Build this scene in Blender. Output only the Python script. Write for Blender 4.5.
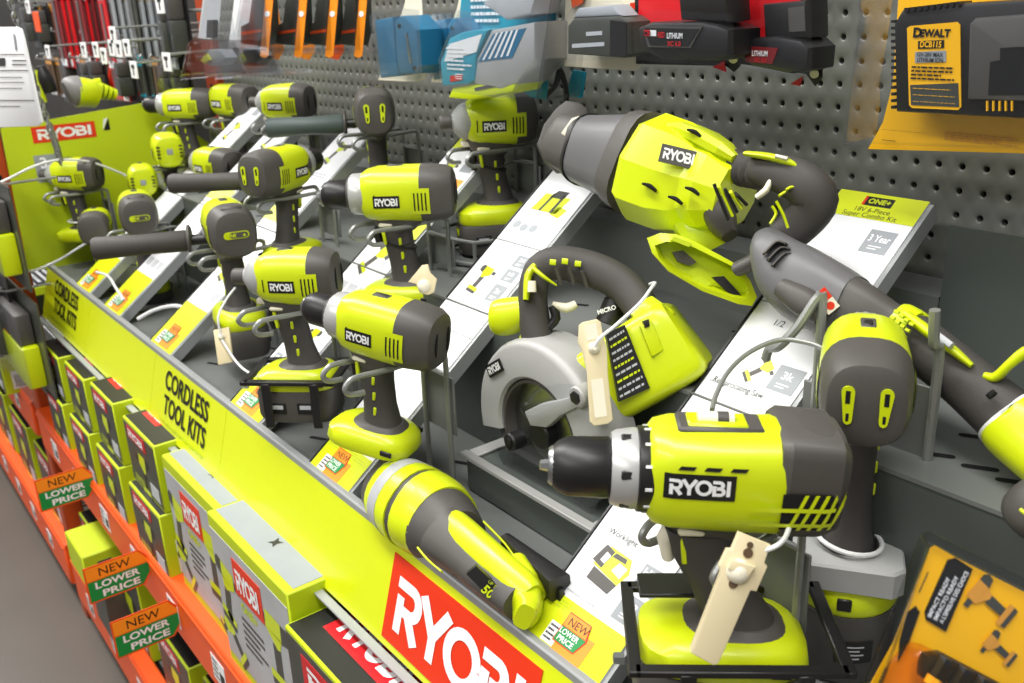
import bpy, bmesh, math, random
from mathutils import Vector as V3, Matrix
random.seed(7)
for o in list(bpy.data.objects): bpy.data.objects.remove(o)
scene = bpy.context.scene
COL = scene.collection
PI = math.pi

# ------------------------------------------------------------------ camera
# world: X along the shelf run (to the right), Y into the pegboard, Z up; origin = one peg hole; floor at FLOOR
FPX, YAW, PITCH, ROLL = 941.03, .9247, .3514, -.0402
C = V3((1.0489, -.9612, .1834))
FLOOR = -1.40
fw = V3((-math.sin(YAW)*math.cos(PITCH), math.cos(YAW)*math.cos(PITCH), -math.sin(PITCH)))
r0 = V3((math.cos(YAW), math.sin(YAW), 0)); u0 = r0.cross(fw)
cr, sr = math.cos(ROLL), math.sin(ROLL)
RGT = r0*cr+u0*sr; UP = u0*cr-r0*sr
cam_d = bpy.data.cameras.new('camera'); cam = bpy.data.objects.new('camera', cam_d); COL.objects.link(cam)
cam_d.sensor_width = 36; cam_d.lens = FPX/1024*36; cam_d.clip_start = .02; cam_d.clip_end = 60
cam_d.dof.use_dof = True; cam_d.dof.focus_distance = .95; cam_d.dof.aperture_fstop = 10
m = Matrix((RGT, UP, -fw)).transposed().to_4x4(); m.translation = C
cam.matrix_world = m
scene.camera = cam
# ------------------------------------------------------------------ light: store ambience and the ceiling strip lamps over the aisle
w = bpy.data.worlds.new('store'); scene.world = w; w.use_nodes = True
w.node_tree.nodes['Background'].inputs[0].default_value = (1, .985, .96, 1)
w.node_tree.nodes['Background'].inputs[1].default_value = .27
def area(name, loc, size, sy, power, col=(1, .98, .94), rot=(0, 0, 0)):
    l = bpy.data.lights.new(name, 'AREA'); l.shape = 'RECTANGLE'; l.size = size; l.size_y = sy; l.energy = power; l.color = col
    o = bpy.data.objects.new(name, l); COL.objects.link(o); o.location = loc; o.rotation_euler = rot
area('ceiling_lamp_aisle', (.2, -1.15, 2.3), 4.5, .5, 112)
area('ceiling_lamp_far', (-3.9, -1.25, 2.2), 4.5, .5, 135)
area('ceiling_lamp_next', (.4, -4.0, 2.6), 5.0, .6, 130)
vs = scene.view_settings
vs.view_transform = 'Standard'; vs.look = 'None'; vs.gamma = 1; vs.exposure = .28
vs.use_curve_mapping = False

# ------------------------------------------------------------------ pixel -> place (direction only; the plane gives the distance)
def ray(x, y): return RGT*((x-512)/FPX)+UP*(-(y-341.5)/FPX)+fw
def onY(x, y, Y): d = ray(x, y); return C+d*((Y-C.y)/d.y)
def onZ(x, y, Z): d = ray(x, y); return C+d*((Z-C.z)/d.z)
def onX(x, y, X): d = ray(x, y); return C+d*((X-C.x)/d.x)
def dep(x, y, D): return C+ray(x, y)*D
def onP(x, y, p, n): d = ray(x, y); return C+d*((p-C).dot(n)/d.dot(n))
def depth(p): return (p-C).dot(fw)

# ------------------------------------------------------------------ materials
def s2l(c): c /= 255; return c/12.92 if c <= .04045 else ((c+.055)/1.055)**2.4
def mat(name, rgb, rough=.45, metal=0, var=.06, bump=.0, scale=60, coat=0):
    m = bpy.data.materials.new(name); m.use_nodes = True; nt = m.node_tree; b = nt.nodes['Principled BSDF']
    c = [s2l(v) for v in rgb]
    tc = nt.nodes.new('ShaderNodeTexCoord'); n = nt.nodes.new('ShaderNodeTexNoise'); n.inputs['Scale'].default_value = scale; n.inputs['Detail'].default_value = 4
    nt.links.new(tc.outputs['Object'], n.inputs['Vector'])
    r = nt.nodes.new('ShaderNodeMix'); r.data_type = 'RGBA'
    r.inputs['A'].default_value = (*[v*(1-var) for v in c], 1); r.inputs['B'].default_value = (*[min(1, v*(1+var)) for v in c], 1)
    nt.links.new(n.outputs['Fac'], r.inputs['Factor']); nt.links.new(r.outputs['Result'], b.inputs['Base Color'])
    b.inputs['Roughness'].default_value = rough; b.inputs['Metallic'].default_value = metal
    b.inputs['Coat Weight'].default_value = coat; b.inputs['Coat Roughness'].default_value = .08
    if bump:
        bp = nt.nodes.new('ShaderNodeBump'); bp.inputs['Strength'].default_value = bump; bp.inputs['Distance'].default_value = .001
        n2 = nt.nodes.new('ShaderNodeTexNoise'); n2.inputs['Scale'].default_value = 900
        nt.links.new(tc.outputs['Object'], n2.inputs['Vector']); nt.links.new(n2.outputs['Fac'], bp.inputs['Height']); nt.links.new(bp.outputs['Normal'], b.inputs['Normal'])
    return m
def clear_mat(name, tint=(1, 1, 1), fac=.12):
    m = bpy.data.materials.new(name); m.use_nodes = True; nt = m.node_tree
    for n in list(nt.nodes): nt.nodes.remove(n)
    out = nt.nodes.new('ShaderNodeOutputMaterial'); t = nt.nodes.new('ShaderNodeBsdfTransparent'); g = nt.nodes.new('ShaderNodeBsdfGlossy')
    t.inputs[0].default_value = (*tint, 1); g.inputs['Roughness'].default_value = .07
    lw = nt.nodes.new('ShaderNodeLayerWeight'); lw.inputs[0].default_value = .2
    ma = nt.nodes.new('ShaderNodeMath'); ma.operation = 'MULTIPLY_ADD'; ma.inputs[1].default_value = .24; ma.inputs[2].default_value = fac*.22; ma.use_clamp = True
    nt.links.new(lw.outputs['Fresnel'], ma.inputs[0])
    mx = nt.nodes.new('ShaderNodeMixShader'); nt.links.new(ma.outputs[0], mx.inputs[0]); nt.links.new(t.outputs[0], mx.inputs[1]); nt.links.new(g.outputs[0], mx.inputs[2])
    nt.links.new(mx.outputs[0], out.inputs[0]); return m
M = dict(
    lime=mat('lime_plastic', (203, 219, 14), .34, var=.03, bump=.03, coat=.15),
    lime_print=mat('lime_print', (214, 226, 22), .3, var=.02, coat=.35),
    lime_paint=mat('lime_painted_steel', (190, 208, 28), .35, var=.04, scale=8),
    lime_box=mat('lime_cardboard', (186, 204, 22), .5, var=.06, scale=30),
    dark=mat('charcoal_plastic', (76, 73, 70), .5, var=.08, bump=.12),
    grip=mat('charcoal_rubber', (64, 61, 59), .62, var=.08, bump=.25),
    slate=mat('slate_plastic', (96, 96, 98), .42, var=.05, bump=.08),
    mid=mat('grey_plastic', (122, 122, 122), .45, var=.05, bump=.08),
    black=mat('black_plastic', (26, 25, 26), .4, var=.15),
    print_black=mat('black_print', (20, 20, 20), .45, var=.05),
    white=mat('white_print', (238, 239, 240), .5, var=.02),
    card=mat('card_stock_white', (236, 237, 240), .42, var=.02, coat=.1),
    grey_print=mat('grey_print', (150, 155, 160), .5, var=.04),
    grey_text=mat('pale_grey_print', (185, 188, 192), .5, var=.04),
    red=mat('red_print', (222, 52, 18), .4, var=.03),
    crimson=mat('crimson_print', (205, 20, 30), .4, var=.05),
    darkred=mat('dark_red_card', (120, 22, 28), .45, var=.15),
    orange=mat('orange_enamel', (232, 84, 24), .42, var=.06, scale=12),
    orange_card=mat('orange_card', (252, 148, 28), .45, var=.04),
    orange_deep=mat('orange_post_enamel', (176, 66, 22), .45, var=.08, scale=9),
    green=mat('green_print', (0, 140, 62), .45, var=.04),
    steel=mat('brushed_steel', (176, 178, 178), .3, 1, var=.06, scale=120),
    cast=mat('cast_aluminium', (166, 166, 164), .5, .15, var=.05, bump=.1),
    silver=mat('silver_plastic', (186, 187, 186), .32, .35, var=.04),
    light_grey=mat('light_grey_plastic', (160, 161, 160), .5, var=.05),
    bar=mat('green_grey_rubber', (74, 86, 83), .5, var=.06, bump=.1),
    wire=mat('zinc_wire', (150, 152, 150), .38, .55, var=.08),
    lip=mat('pale_grey_steel', (158, 161, 162), .4, .15, var=.05, scale=14),
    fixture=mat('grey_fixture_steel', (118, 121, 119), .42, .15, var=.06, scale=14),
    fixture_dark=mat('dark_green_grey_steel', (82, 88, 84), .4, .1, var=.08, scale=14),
    peg=mat('pegboard_steel', (110, 112, 107), .45, .1, var=.05, scale=6),
    far_wall=mat('dark_far_wall', (44, 42, 40), .7, var=.5, scale=9),
    hole=mat('black_void', (6, 6, 6), .9, var=.1),
    beige=mat('beige_tag_plastic', (222, 208, 170), .5, var=.03),
    cream=mat('cream_plastic', (232, 226, 205), .5, var=.03),
    cable=mat('white_cable', (225, 226, 226), .45, var=.03),
    teal=mat('teal_print', (18, 150, 176), .4, var=.08),
    blue=mat('blue_plastic', (30, 104, 140), .4, var=.08),
    yellow=mat('yellow_print', (250, 186, 10), .38, var=.03, coat=.2),
    amber=mat('amber_plastic', (214, 150, 60), .3, var=.1),
    floor=mat('polished_concrete', (88, 82, 76), .35, var=.16, scale=3),
    cardboard=mat('grey_card_top', (150, 156, 164), .5, var=.1, scale=20),
    photo=mat('photo_print_grey', (172, 174, 176), .4, var=.25, scale=14),
    photo_dark=mat('photo_print_dark', (66, 68, 62), .4, var=.4, scale=22),
    brown=mat('brown_plastic', (90, 70, 50), .5, var=.2),
    clear=clear_mat('clear_blister', (.97, .98, 1), .07),
    clear_tint=clear_mat('smoked_clear', (.80, .80, .80), .09),
    clear_amber=clear_mat('amber_clear', (1, .82, .5), .07),
)
# ------------------------------------------------------------------ mesh builder
def ortho(t, ref):
    b = ref-t*ref.dot(t)
    return b.normalized() if b.length > 1e-6 else t.orthogonal().normalized()
class MB:
    def __init__(s): s.v = []; s.f = []; s.mi = []; s.k = 0
    def mat(s, k): s.k = k; return s
    def face(s, f): s.f.append(f); s.mi.append(s.k)
    def rings(s, rings, cap=True, close=True):
        b = len(s.v); n = len(rings[0])
        for r in rings: s.v += [V3(p) for p in r]
        for i in range(len(rings)-1):
            for j in range(n if close else n-1):
                j2 = (j+1) % n
                s.face((b+i*n+j, b+i*n+j2, b+(i+1)*n+j2, b+(i+1)*n+j))
        if cap:
            s.face(tuple(b+j for j in reversed(range(n)))); s.face(tuple(b+(len(rings)-1)*n+j for j in range(n)))
        return s
    def secs(s, S, N=24, cap=True):                         # S: (centre, U, V, exponent)
        R = []
        for c, U, W, n in S:
            ring = []
            for j in range(N):
                a = 2*PI*(j+.5)/N; ca, sa = math.cos(a), math.sin(a)
                ring.append(c+U*(math.copysign(abs(ca)**(2/n), ca))+W*(math.copysign(abs(sa)**(2/n), sa)))
            R.append(ring)
        return s.rings(R, cap)
    def xl(s, L, n=2.6, N=28):                              # loft along local x: (x, zc, hy, hz)
        return s.secs([(V3((x, 0, zc)), V3((0, hy, 0)), V3((0, 0, hz)), n) for x, zc, hy, hz in L], N)
    def zl(s, L, n=3, N=28):                                # loft along local z: (z, cx, a, b)
        return s.secs([(V3((cx, 0, z)), V3((a, 0, 0)), V3((0, b, 0)), n) for z, cx, a, b in L], N)
    def lathe(s, o, ax, prof, N=24, rib=0, depth=.0):       # prof: (t, r) along ax
        ax = ax.normalized(); u = ax.orthogonal().normalized(); w_ = ax.cross(u)
        R = []
        for t, r in prof:
            ring = []
            for j in range(N):
                a = 2*PI*j/N; rr = r*(1-(depth if rib and j % 2 else 0))
                ring.append(o+ax*t+u*(rr*math.cos(a))+w_*(rr*math.sin(a)))
            R.append(ring)
        return s.rings(R)
    def path(s, pts, rad, ref=V3((0, 0, 1)), n=2, N=14, cap=True):   # rad: (in-plane, along ref) per point
        S = []
        for i, p in enumerate(pts):
            t = (pts[min(i+1, len(pts)-1)]-pts[max(i-1, 0)]).normalized()
            W = ortho(t, ref(p) if callable(ref) else ref); U = t.cross(W)
            r = rad[i] if isinstance(rad, (list, tuple)) else rad
            a, b = r if isinstance(r, (list, tuple)) else (r, r)
            S.append((p, U*a, W*b, n))
        return s.secs(S, N, cap)
    def wire(s, pts, r, sub=5, N=8):
        P = [V3(p) for p in pts]; out = []
        for i in range(len(P)-1):
            a, b, c, d = P[max(i-1, 0)], P[i], P[i+1], P[min(i+2, len(P)-1)]
            for k in range(sub):
                t = k/sub
                out.append(.5*((2*b)+(c-a)*t+(2*a-5*b+4*c-d)*t*t+(3*b-a-3*c+d)*t**3))
        out.append(P[-1])
        R = []; t0 = (out[1]-out[0]).normalized(); u = t0.orthogonal().normalized()
        for i, p in enumerate(out):
            t = (out[min(i+1, len(out)-1)]-out[max(i-1, 0)])
            t = t.normalized() if t.length > 1e-9 else t0
            u = ortho(t, u); w_ = t.cross(u)
            R.append([p+u*(r*math.cos(2*PI*j/N))+w_*(r*math.sin(2*PI*j/N)) for j in range(N)])
        return s.rings(R)
    def bmadd(s, bm, mx=None):
        b = len(s.v); bm.verts.index_update()
        s.v += [(mx @ v.co) if mx else v.co.copy() for v in bm.verts]
        for f in bm.faces: s.face(tuple(b+v.index for v in f.verts))
        bm.free(); return s
    def box(s, c, size, bev=.0, rot=None, seg=1):
        bm = bmesh.new(); bmesh.ops.create_cube(bm, size=1)
        bmesh.ops.scale(bm, vec=V3(size), verts=bm.verts)
        if bev: bmesh.ops.bevel(bm, geom=list(bm.edges), offset=min(bev, min(size)*.45), segments=seg, profile=.5, affect='EDGES')
        mx = Matrix.Translation(V3(c)) @ (rot.to_4x4() if rot is not None else Matrix())
        return s.bmadd(bm, mx)
    def prism(s, pts, dirv, bev=0):                         # pts: 3D outline, extruded by dirv
        bm = bmesh.new(); d = V3(dirv); a = [bm.verts.new(p) for p in pts]; b = [bm.verts.new(V3(p)+d) for p in pts]; n = len(a)
        f1 = bm.faces.new(a); f2 = bm.faces.new(b[::-1])
        for i in range(n): bm.faces.new((a[i], b[i], b[(i+1) % n], a[(i+1) % n]))
        bmesh.ops.recalc_face_normals(bm, faces=bm.faces)
        if bev:
            e = [x for x in bm.edges if (x.verts[0] in a) == (x.verts[1] in a)]
            bmesh.ops.bevel(bm, geom=e, offset=bev, segments=2, profile=.5, affect='EDGES', clamp_overlap=True)
        return s.bmadd(bm)
    def poly(s, pts):
        b = len(s.v); s.v += [V3(p) for p in pts]; s.face(tuple(range(b, b+len(pts)))); return s
    def plate(s, pts, n, t=.0006):                          # a thin sheet: outline pts, thickness along n
        return s.prism(pts, V3(n)*t)
    def build(s, name, mats, parent=None, base=None, smooth=38):
        me = bpy.data.meshes.new(name)
        b = V3(base) if base is not None else V3((0, 0, 0))
        me.from_pydata([tuple(v-b) for v in s.v], [], s.f)
        ms = mats if isinstance(mats, (list, tuple)) else [mats]
        for q in ms: me.materials.append(M[q])
        if len(ms) > 1: me.polygons.foreach_set('material_index', s.mi)
        bm = bmesh.new(); bm.from_mesh(me); bmesh.ops.recalc_face_normals(bm, faces=bm.faces); bm.to_mesh(me); bm.free()
        me.shade_smooth(); me.set_sharp_from_angle(angle=math.radians(smooth))
        o = bpy.data.objects.new(name, me); COL.objects.link(o)
        if parent is not None: o.parent = parent
        return o
class Thing:
    """an Empty at the thing's base; parts are given in builder space and shifted to it"""
    def __init__(s, name, label, cat, base=(0, 0, 0), mx=None, group=None):
        s.base = V3(base); o = bpy.data.objects.new(name, None); COL.objects.link(o); s.o = o
        o.empty_display_size = .02
        o.matrix_world = (mx or Matrix()) @ Matrix.Translation(s.base)
        o['label'] = label; o['category'] = cat
        if group: o['group'] = group
    def part(s, name, mb, mats, parent=None, label=None, smooth=38):
        p = mb.build(name, mats, parent or s.o, s.base, smooth)
        if label: p['label'] = label
        return p
def solo(name, mb, mats, label, cat, group=None, smooth=38):
    lo = V3((min(v[i] for v in mb.v) for i in range(3))); hi = V3((max(v[i] for v in mb.v) for i in range(3)))
    b = V3(((lo.x+hi.x)/2, (lo.y+hi.y)/2, lo.z))
    o = mb.build(name, mats, None, b, smooth); o.location = b; o['label'] = label; o['category'] = cat
    if group: o['group'] = group
    return o
def struct(name, mb, mats, parent=None, smooth=38):
    o = mb.build(name, mats, parent, None, smooth)
    if parent is None: o['kind'] = 'structure'
    return o
# ------------------------------------------------------------------ writing
_tc = {}
def text2d(t, bold=0.0):
    k = (t, bold)
    if k in _tc: return _tc[k]
    cu = bpy.data.curves.new('t', 'FONT'); cu.body = t; cu.size = 1; cu.offset = bold; cu.resolution_u = 3; cu.align_x = 'LEFT'
    ob = bpy.data.objects.new('t', cu); COL.objects.link(ob)
    bpy.context.view_layer.update()
    me = bpy.data.meshes.new_from_object(ob.evaluated_get(bpy.context.evaluated_depsgraph_get()))
    v = [(p.co.x, p.co.y) for p in me.vertices]; f = [tuple(p.vertices) for p in me.polygons]
    bpy.data.objects.remove(ob); bpy.data.curves.remove(cu); bpy.data.meshes.remove(me)
    x0 = min(a for a, b in v); x1 = max(a for a, b in v); y0 = min(b for a, b in v); y1 = max(b for a, b in v)
    _tc[k] = ([((a-x0), (b-y0)) for a, b in v], f, x1-x0, y1-y0); return _tc[k]
def stroke(pts, w):
    h = w/2; n = len(pts); L = []; R = []
    for i, (x, y) in enumerate(pts):
        a = pts[max(i-1, 0)]; b = pts[min(i+1, n-1)]
        d1 = V3((x-a[0], y-a[1], 0)); d2 = V3((b[0]-x, b[1]-y, 0))
        if d1.length < 1e-9: d1 = d2
        if d2.length < 1e-9: d2 = d1
        t = (d1.normalized()+d2.normalized()).normalized(); nx, ny = -t.y, t.x
        k = h/max(.5, abs(V3((nx, ny, 0)).dot(V3((-d2.normalized().y, d2.normalized().x, 0)))))
        L.append((x+nx*k, y+ny*k)); R.append((x-nx*k, y-ny*k))
    return [(L[i], R[i], R[i+1], L[i+1]) for i in range(n-1)]
def arc(cx, cy, rx, ry, a0, a1, n=10): return [(cx+rx*math.cos(math.radians(a0+(a1-a0)*i/n)), cy+ry*math.sin(math.radians(a0+(a1-a0)*i/n))) for i in range(n+1)]
def wordmark():
    w_ = .2; Q = []
    def put(q, dx):
        for a in q: Q.append(tuple((x+dx, y) for x, y in a))
    put(stroke([(0, .9), (.4, .9)]+arc(.42, .67, .2, .23, 80, -80, 8)+[(.36, .44), (.2, .44)], w_), 0)
    put(stroke([(.12, .68), (.12, 0)], w_), 0); put(stroke([(.34, .46), (.64, 0)], .22), 0)
    put(stroke([(.72, 1), (1.06, .44)], .21), 0); put(stroke([(1.42, 1), (1.07, .46)], .21), 0); put(stroke([(1.07, .5), (1.07, 0)], w_), 0)
    put(stroke(arc(1.83, .5, .36, .4, 0, 360, 28), w_), 0)
    put(stroke([(2.28, .9), (2.62, .9)]+arc(2.64, .71, .17, .19, 80, -80, 7)+[(2.6, .52), (2.5, .52)], w_), 0)
    put(stroke([(2.5, .5), (2.66, .5)]+arc(2.68, .3, .2, .2, 80, -80, 7)+[(2.62, .1), (2.38, .1)], w_), 0); put(stroke([(2.38, .68), (2.38, 0)], w_), 0)
    put(stroke([(3.12, 1), (3.12, 0)], w_), 0)
    return Q, 3.24
WM, WML = wordmark()
class Fr:
    """a flat frame in the scene: origin, right, up, outward"""
    def __init__(s, o, U, W): s.o = V3(o); s.U = V3(U).normalized(); s.W = V3(W).normalized(); s.N = s.U.cross(s.W).normalized()
    def p(s, u, v, n=0): return s.o+s.U*u+s.W*v+s.N*n
    def uv(s, q): d = q-s.o; return d.dot(s.U), d.dot(s.W)
    def px(s, x, y): return s.uv(onP(x, y, s.o, s.N))
def rect(mb, fr, u0_, v0, u1, v1, n, t=.0005):
    return mb.prism([fr.p(u0_, v0, n), fr.p(u1, v0, n), fr.p(u1, v1, n), fr.p(u0_, v1, n)], fr.N*t)
def pol(mb, fr, pts, n, t=.0005): return mb.prism([fr.p(u, v, n) for u, v in pts], fr.N*t)
def put_text(mb, fr, t, u, v, h, n, width=None, bold=0.0, mapf=None, center=False, ang=0):
    vs_, fs, W_, H_ = text2d(t, bold); sc = h/max(text2d('H', bold)[3], 1e-6); sx = sc if width is None else width/W_
    b = len(mb.v); off = -W_*sx/2 if center else 0; ca, sa = math.cos(ang), math.sin(ang)
    for x, y in vs_:
        a, c = x*sx+off, y*sc
        a, c = a*ca-c*sa+u, a*sa+c*ca+v
        mb.v.append(mapf(a, c) if mapf else fr.p(a, c, n))
    for f in fs: mb.face(tuple(b+i for i in f))
    return mb
def put_wordmark(mb, fr, u, v, width, n, mapf=None, height=None, slant=0):
    sc = width/WML; sv = (height or sc)
    for iq, q in enumerate(WM):
        pts = []
        for x, y in q:
            a, c = u+x*sc+slant*y*sv, v+y*sv
            pts.append(mapf(a, c) if mapf else fr.p(a, c, n+iq*6e-6))
        mb.poly(pts)
    return mb
def text_lines(mb, fr, u0_, v0, u1, v1, rows, n, fill=.45, seed=1):
    rnd = random.Random(seed); h = (v1-v0)/rows
    for i in range(rows):
        u = u0_; vv = v1-(i+.5)*h
        end = u1-(u1-u0_)*rnd.choice((0, .04, .1, .3))
        while u < end-1e-5:
            L = min(rnd.uniform(.05, .16)*(u1-u0_), end-u)
            mb.poly([fr.p(u, vv-h*fill/2, n), fr.p(u+L, vv-h*fill/2, n), fr.p(u+L, vv+h*fill/2, n), fr.p(u, vv+h*fill/2, n)])
            u += L+.02*(u1-u0_)
    return mb
def drill_picture(mb, fr, u, v, s, n, mats=(0, 1), flip=1, ang=0):
    """flat print of a pistol drill, mats = indices of (lime, dark)"""
    ca, sa = math.cos(ang), math.sin(ang)
    def q(pts, k, dn):
        mb.mat(k); mb.poly([fr.p(u+flip*s*(a*ca-b*sa), v+s*(a*sa+b*ca), n+dn) for a, b in (pts if flip > 0 else pts[::-1])])
    q([(-.12, -.1), (.12, -.12), (.1, -.6), (-.12, -.62)], mats[1], 0)
    q([(-.5, .12), (-.3, .12), (-.3, .28), (-.5, .26)], mats[1], 0)
    q([(-.3, .06), (.25, .06), (.28, .36), (-.26, .36)], mats[0], .00005)
    q([(.2, .04), (.42, .1), (.46, .26), (.38, .36), (.22, .36)], mats[1], .0001)
    q([(-.3, .06), (.02, -.14), (.12, -.12), (.2, .08)], mats[0], .00005)
    q([(-.3, -.6), (.26, -.58), (.26, -.72), (-.32, -.74)], mats[0], .0001)
    q([(-.3, -.74), (.26, -.72), (.24, -.84), (-.28, -.86)], mats[1], .00015)
    mb.mat(0)

# ================================================================== THE SETTING
def quadsheet(mb, x0, x1, pts, t):
    """a folded sheet along X: profile pts (y,z), thickness t downwards/outwards"""
    for (y0, z0), (y1, z1) in zip(pts[:-1], pts[1:]):
        d = V3((0, y1-y0, z1-z0)).normalized(); n = V3((1, 0, 0)).cross(d)
        mb.prism([V3((x0, y0, z0)), V3((x1, y0, z0)), V3((x1, y1, z1)), V3((x0, y1, z1))], -n*t)
    return mb
XL, XR = -1.43, 1.08
mb = MB(); mb.box((-2.0, -2.0, FLOOR-.05), (16, 10, .1)); struct('floor', mb, 'floor')
# pegboard with real dimpled holes
mb = MB(); S = .0254; h2 = S/2; NB = 12
for i in range(-56, 42):
    for j in range(-9, 25):
        cx, cz = i*S, j*S
        sq = []
        for k in range(NB):
            a = 2*PI*k/NB+PI/4; ca, sa = math.cos(a), math.sin(a); q = h2/max(abs(ca), abs(sa)); sq.append((cx+ca*q, 0, cz+sa*q))
        rg = [sq]
        for r, y in ((.0049, 0), (.0042, .0005), (.0034, .0011), (.0032, .009)):
            rg.append([(cx+r*math.cos(2*PI*k/NB+PI/4), y, cz+r*math.sin(2*PI*k/NB+PI/4)) for k in range(NB)])
        mb.rings(rg, cap=False)
peg = struct('wall_back', mb, 'peg', smooth=50)
mb = MB(); mb.box(((XL+XR)/2, .03, .2), (2.55, .004, .9)); struct('backing_panel', mb, 'hole', peg)
mb = MB(); mb.box((XR-.05+.04, .004, .2), (.05, .03, .9), .003); struct('seam_strip', mb, 'fixture', peg)
# next bay: dark back wall
mb = MB(); mb.box((-3.6, .06, -.2), (4.2, .04, 2.4)); struct('wall_far_bay', mb, 'far_wall')
# orange rack uprights (post with a row of slots)
def upright(x, y, w_, d, z0, z1, name, slots=True):
    mb = MB(); mb.box((x, y, (z0+z1)/2), (w_, d, z1-z0), .004); p = struct(name, mb, 'orange_deep')
    if slots:
        z = z0+.1
        while z < z1-.05:
            mb = MB(); mb.box((x, y-d/2, z), (.016, .002, .028), .0008); mb.box((x+w_/2, y, z), (.002, .016, .028), .0008)
            struct('slot', mb, 'hole', p); z += .16
upright(-1.475, -.572, .06, .05, FLOOR, .75, 'trim_1')
upright(-1.50, .02, .075, .06, FLOOR, .75, 'trim_2')
# stepped display deck
DECK, TREAD, RISE_Y = -.402, -.206, -.28
mb = MB(); quadsheet(mb, XL, XR, [(-.515, DECK), (RISE_Y, DECK)], .004)
deck = struct('display_deck', mb, 'fixture'); deck['kind'] = 'structure'
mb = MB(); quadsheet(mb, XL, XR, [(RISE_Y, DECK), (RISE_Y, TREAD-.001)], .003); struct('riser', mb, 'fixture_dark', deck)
mb = MB(); quadsheet(mb, XL, XR, [(RISE_Y-.001, TREAD), (-.045, TREAD)], .004); struct('tread', mb, 'fixture', deck)
mb = MB(); quadsheet(mb, XL, .575, [(-.045, TREAD), (-.045, -.128), (-.012, -.118)], .003); struct('back_plate', mb, 'fixture', deck)
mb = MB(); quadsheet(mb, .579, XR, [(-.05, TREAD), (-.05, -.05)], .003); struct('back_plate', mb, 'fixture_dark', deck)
def slot(x, y, z, L=.022, w_=.008, ang=.5):
    mb = MB(); pts = [V3((x+math.cos(ang)*a-math.sin(ang)*b, y+math.sin(ang)*a+math.cos(ang)*b, z+.0003)) for a, b in arc(-L/2, 0, w_/2, w_/2, 90, 270, 5)+arc(L/2, 0, w_/2, w_/2, -90, 90, 5)]
    mb.poly(pts); struct('keyhole_slot', mb, 'hole', deck)
for k in range(9):
    for yy in (-.10, -.17, -.24): slot(-1.25+k*.27+(.05 if yy == -.17 else 0), yy, TREAD)
for k in range(12):
    for yy in (-.34, -.45): slot(-1.3+k*.2, yy, DECK)
for px in ((937, 455), (980, 468), (1015, 482)):
    q = onZ(px[0], px[1], TREAD); slot(q.x, q.y, TREAD)
# lime end panel with a sloping top edge at the back
XE = -1.425
mb = MB()
pe = [(-.556, -.40), (-.548, -.058), (-.19, -.03), (-.17, -.055), (-.045, -.17), (-.045, TREAD), (RISE_Y, TREAD), (RISE_Y, DECK)]
mb.prism([V3((XE, y, z)) for y, z in pe], (-.004, 0, 0))
endp = solo('end_panel', mb, 'lime_paint', 'lime painted steel end panel with red brand plate closing the display at its far end', 'panel')
def child(parent, name, mb, mats, label=None, smooth=38):
    r = parent
    while r.parent: r = r.parent
    o = mb.build(name, mats, parent, r.matrix_basis.translation, smooth)
    if label: o['label'] = label
    return o
fe = Fr((XE, 0, 0), (0, 1, 0), (0, 0, 1))      # normal +X
a = fe.px(29, 128); b = fe.px(97, 137)
mb = MB(); rect(mb, fe, a[0]+.003, b[1]+.001, b[0], a[1]+.001, .0003); pl_ = child(endp, 'brand_plate', mb, 'red', 'red plate with white RYOBI lettering')
mb = MB(); hh = a[1]-b[1]; put_wordmark(mb, fe, a[0]+.014, b[1]+.008, (b[0]-a[0])-.024, .0012, height=hh-.014); child(pl_, 'lettering', mb, 'white')
a = fe.px(33, 156); b = fe.px(60, 180)
mb = MB(); rect(mb, fe, a[0], b[1], b[0]+.01, a[1], .0003); g_ = child(endp, 'warranty_plate', mb, 'grey_print', 'grey plate with white warranty years')
mb = MB(); put_text(mb, fe, '3', (a[0]+b[0])/2-.012, (a[1]+b[1])/2, .026, .0012, bold=.03); text_lines(mb, fe, a[0]+.012, b[1]+.008, b[0]-.005, (a[1]+b[1])/2-.006, 2, .0012); child(g_, 'lettering', mb, 'white')
a = fe.px(106, 125)
mb = MB(); pol(mb, fe, [(a[0]-.008, a[1]-.012), (a[0]+.008, a[1]-.012), (a[0]+.008, a[1]+.016)], .0003); child(endp, 'punched_hole', mb, 'hole')
mb = MB(); pol(mb, fe, [(a[0]-.009, a[1]-.010), (a[0]+.007, a[1]+.018), (a[0]-.004, a[1]+.014)], .0006); child(endp, 'bent_tab', mb, 'white')
# front strip: grey lip and slanting lime face
ST, SB = V3((0, -.517, -.388)), V3((0, -.552, -.512))
fs = Fr(SB, (1, 0, 0), ST-SB); SH = (ST-SB).length
SX0 = -1.405
mb = MB(); mb.box(((SX0+XR)/2, -.511, -.388), (XR-SX0, .012, .012), .002)
mb.prism([fs.p(SX0, 0, -.004), fs.p(XR, 0, -.004), fs.p(XR, SH, -.004), fs.p(SX0, SH, -.004)], fs.N*-.006)
mb.box(((SX0+XR)/2, -.558, -.513), (XR-SX0, .012, .004), .001)
strip = solo('sign_strip', mb, 'lip', 'long slanting lime sign strip with grey metal lip along the display front', 'sign')
joints = [SX0, -1.02, -.60, -.27, .62, XR]
for k in range(5):
    mb = MB(); rect(mb, fs, joints[k]+.0006, .003, joints[k+1]-.0006, SH-.002, -.0035, .0022)
    child(strip, 'sign_insert', mb, 'lime_print')
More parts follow.
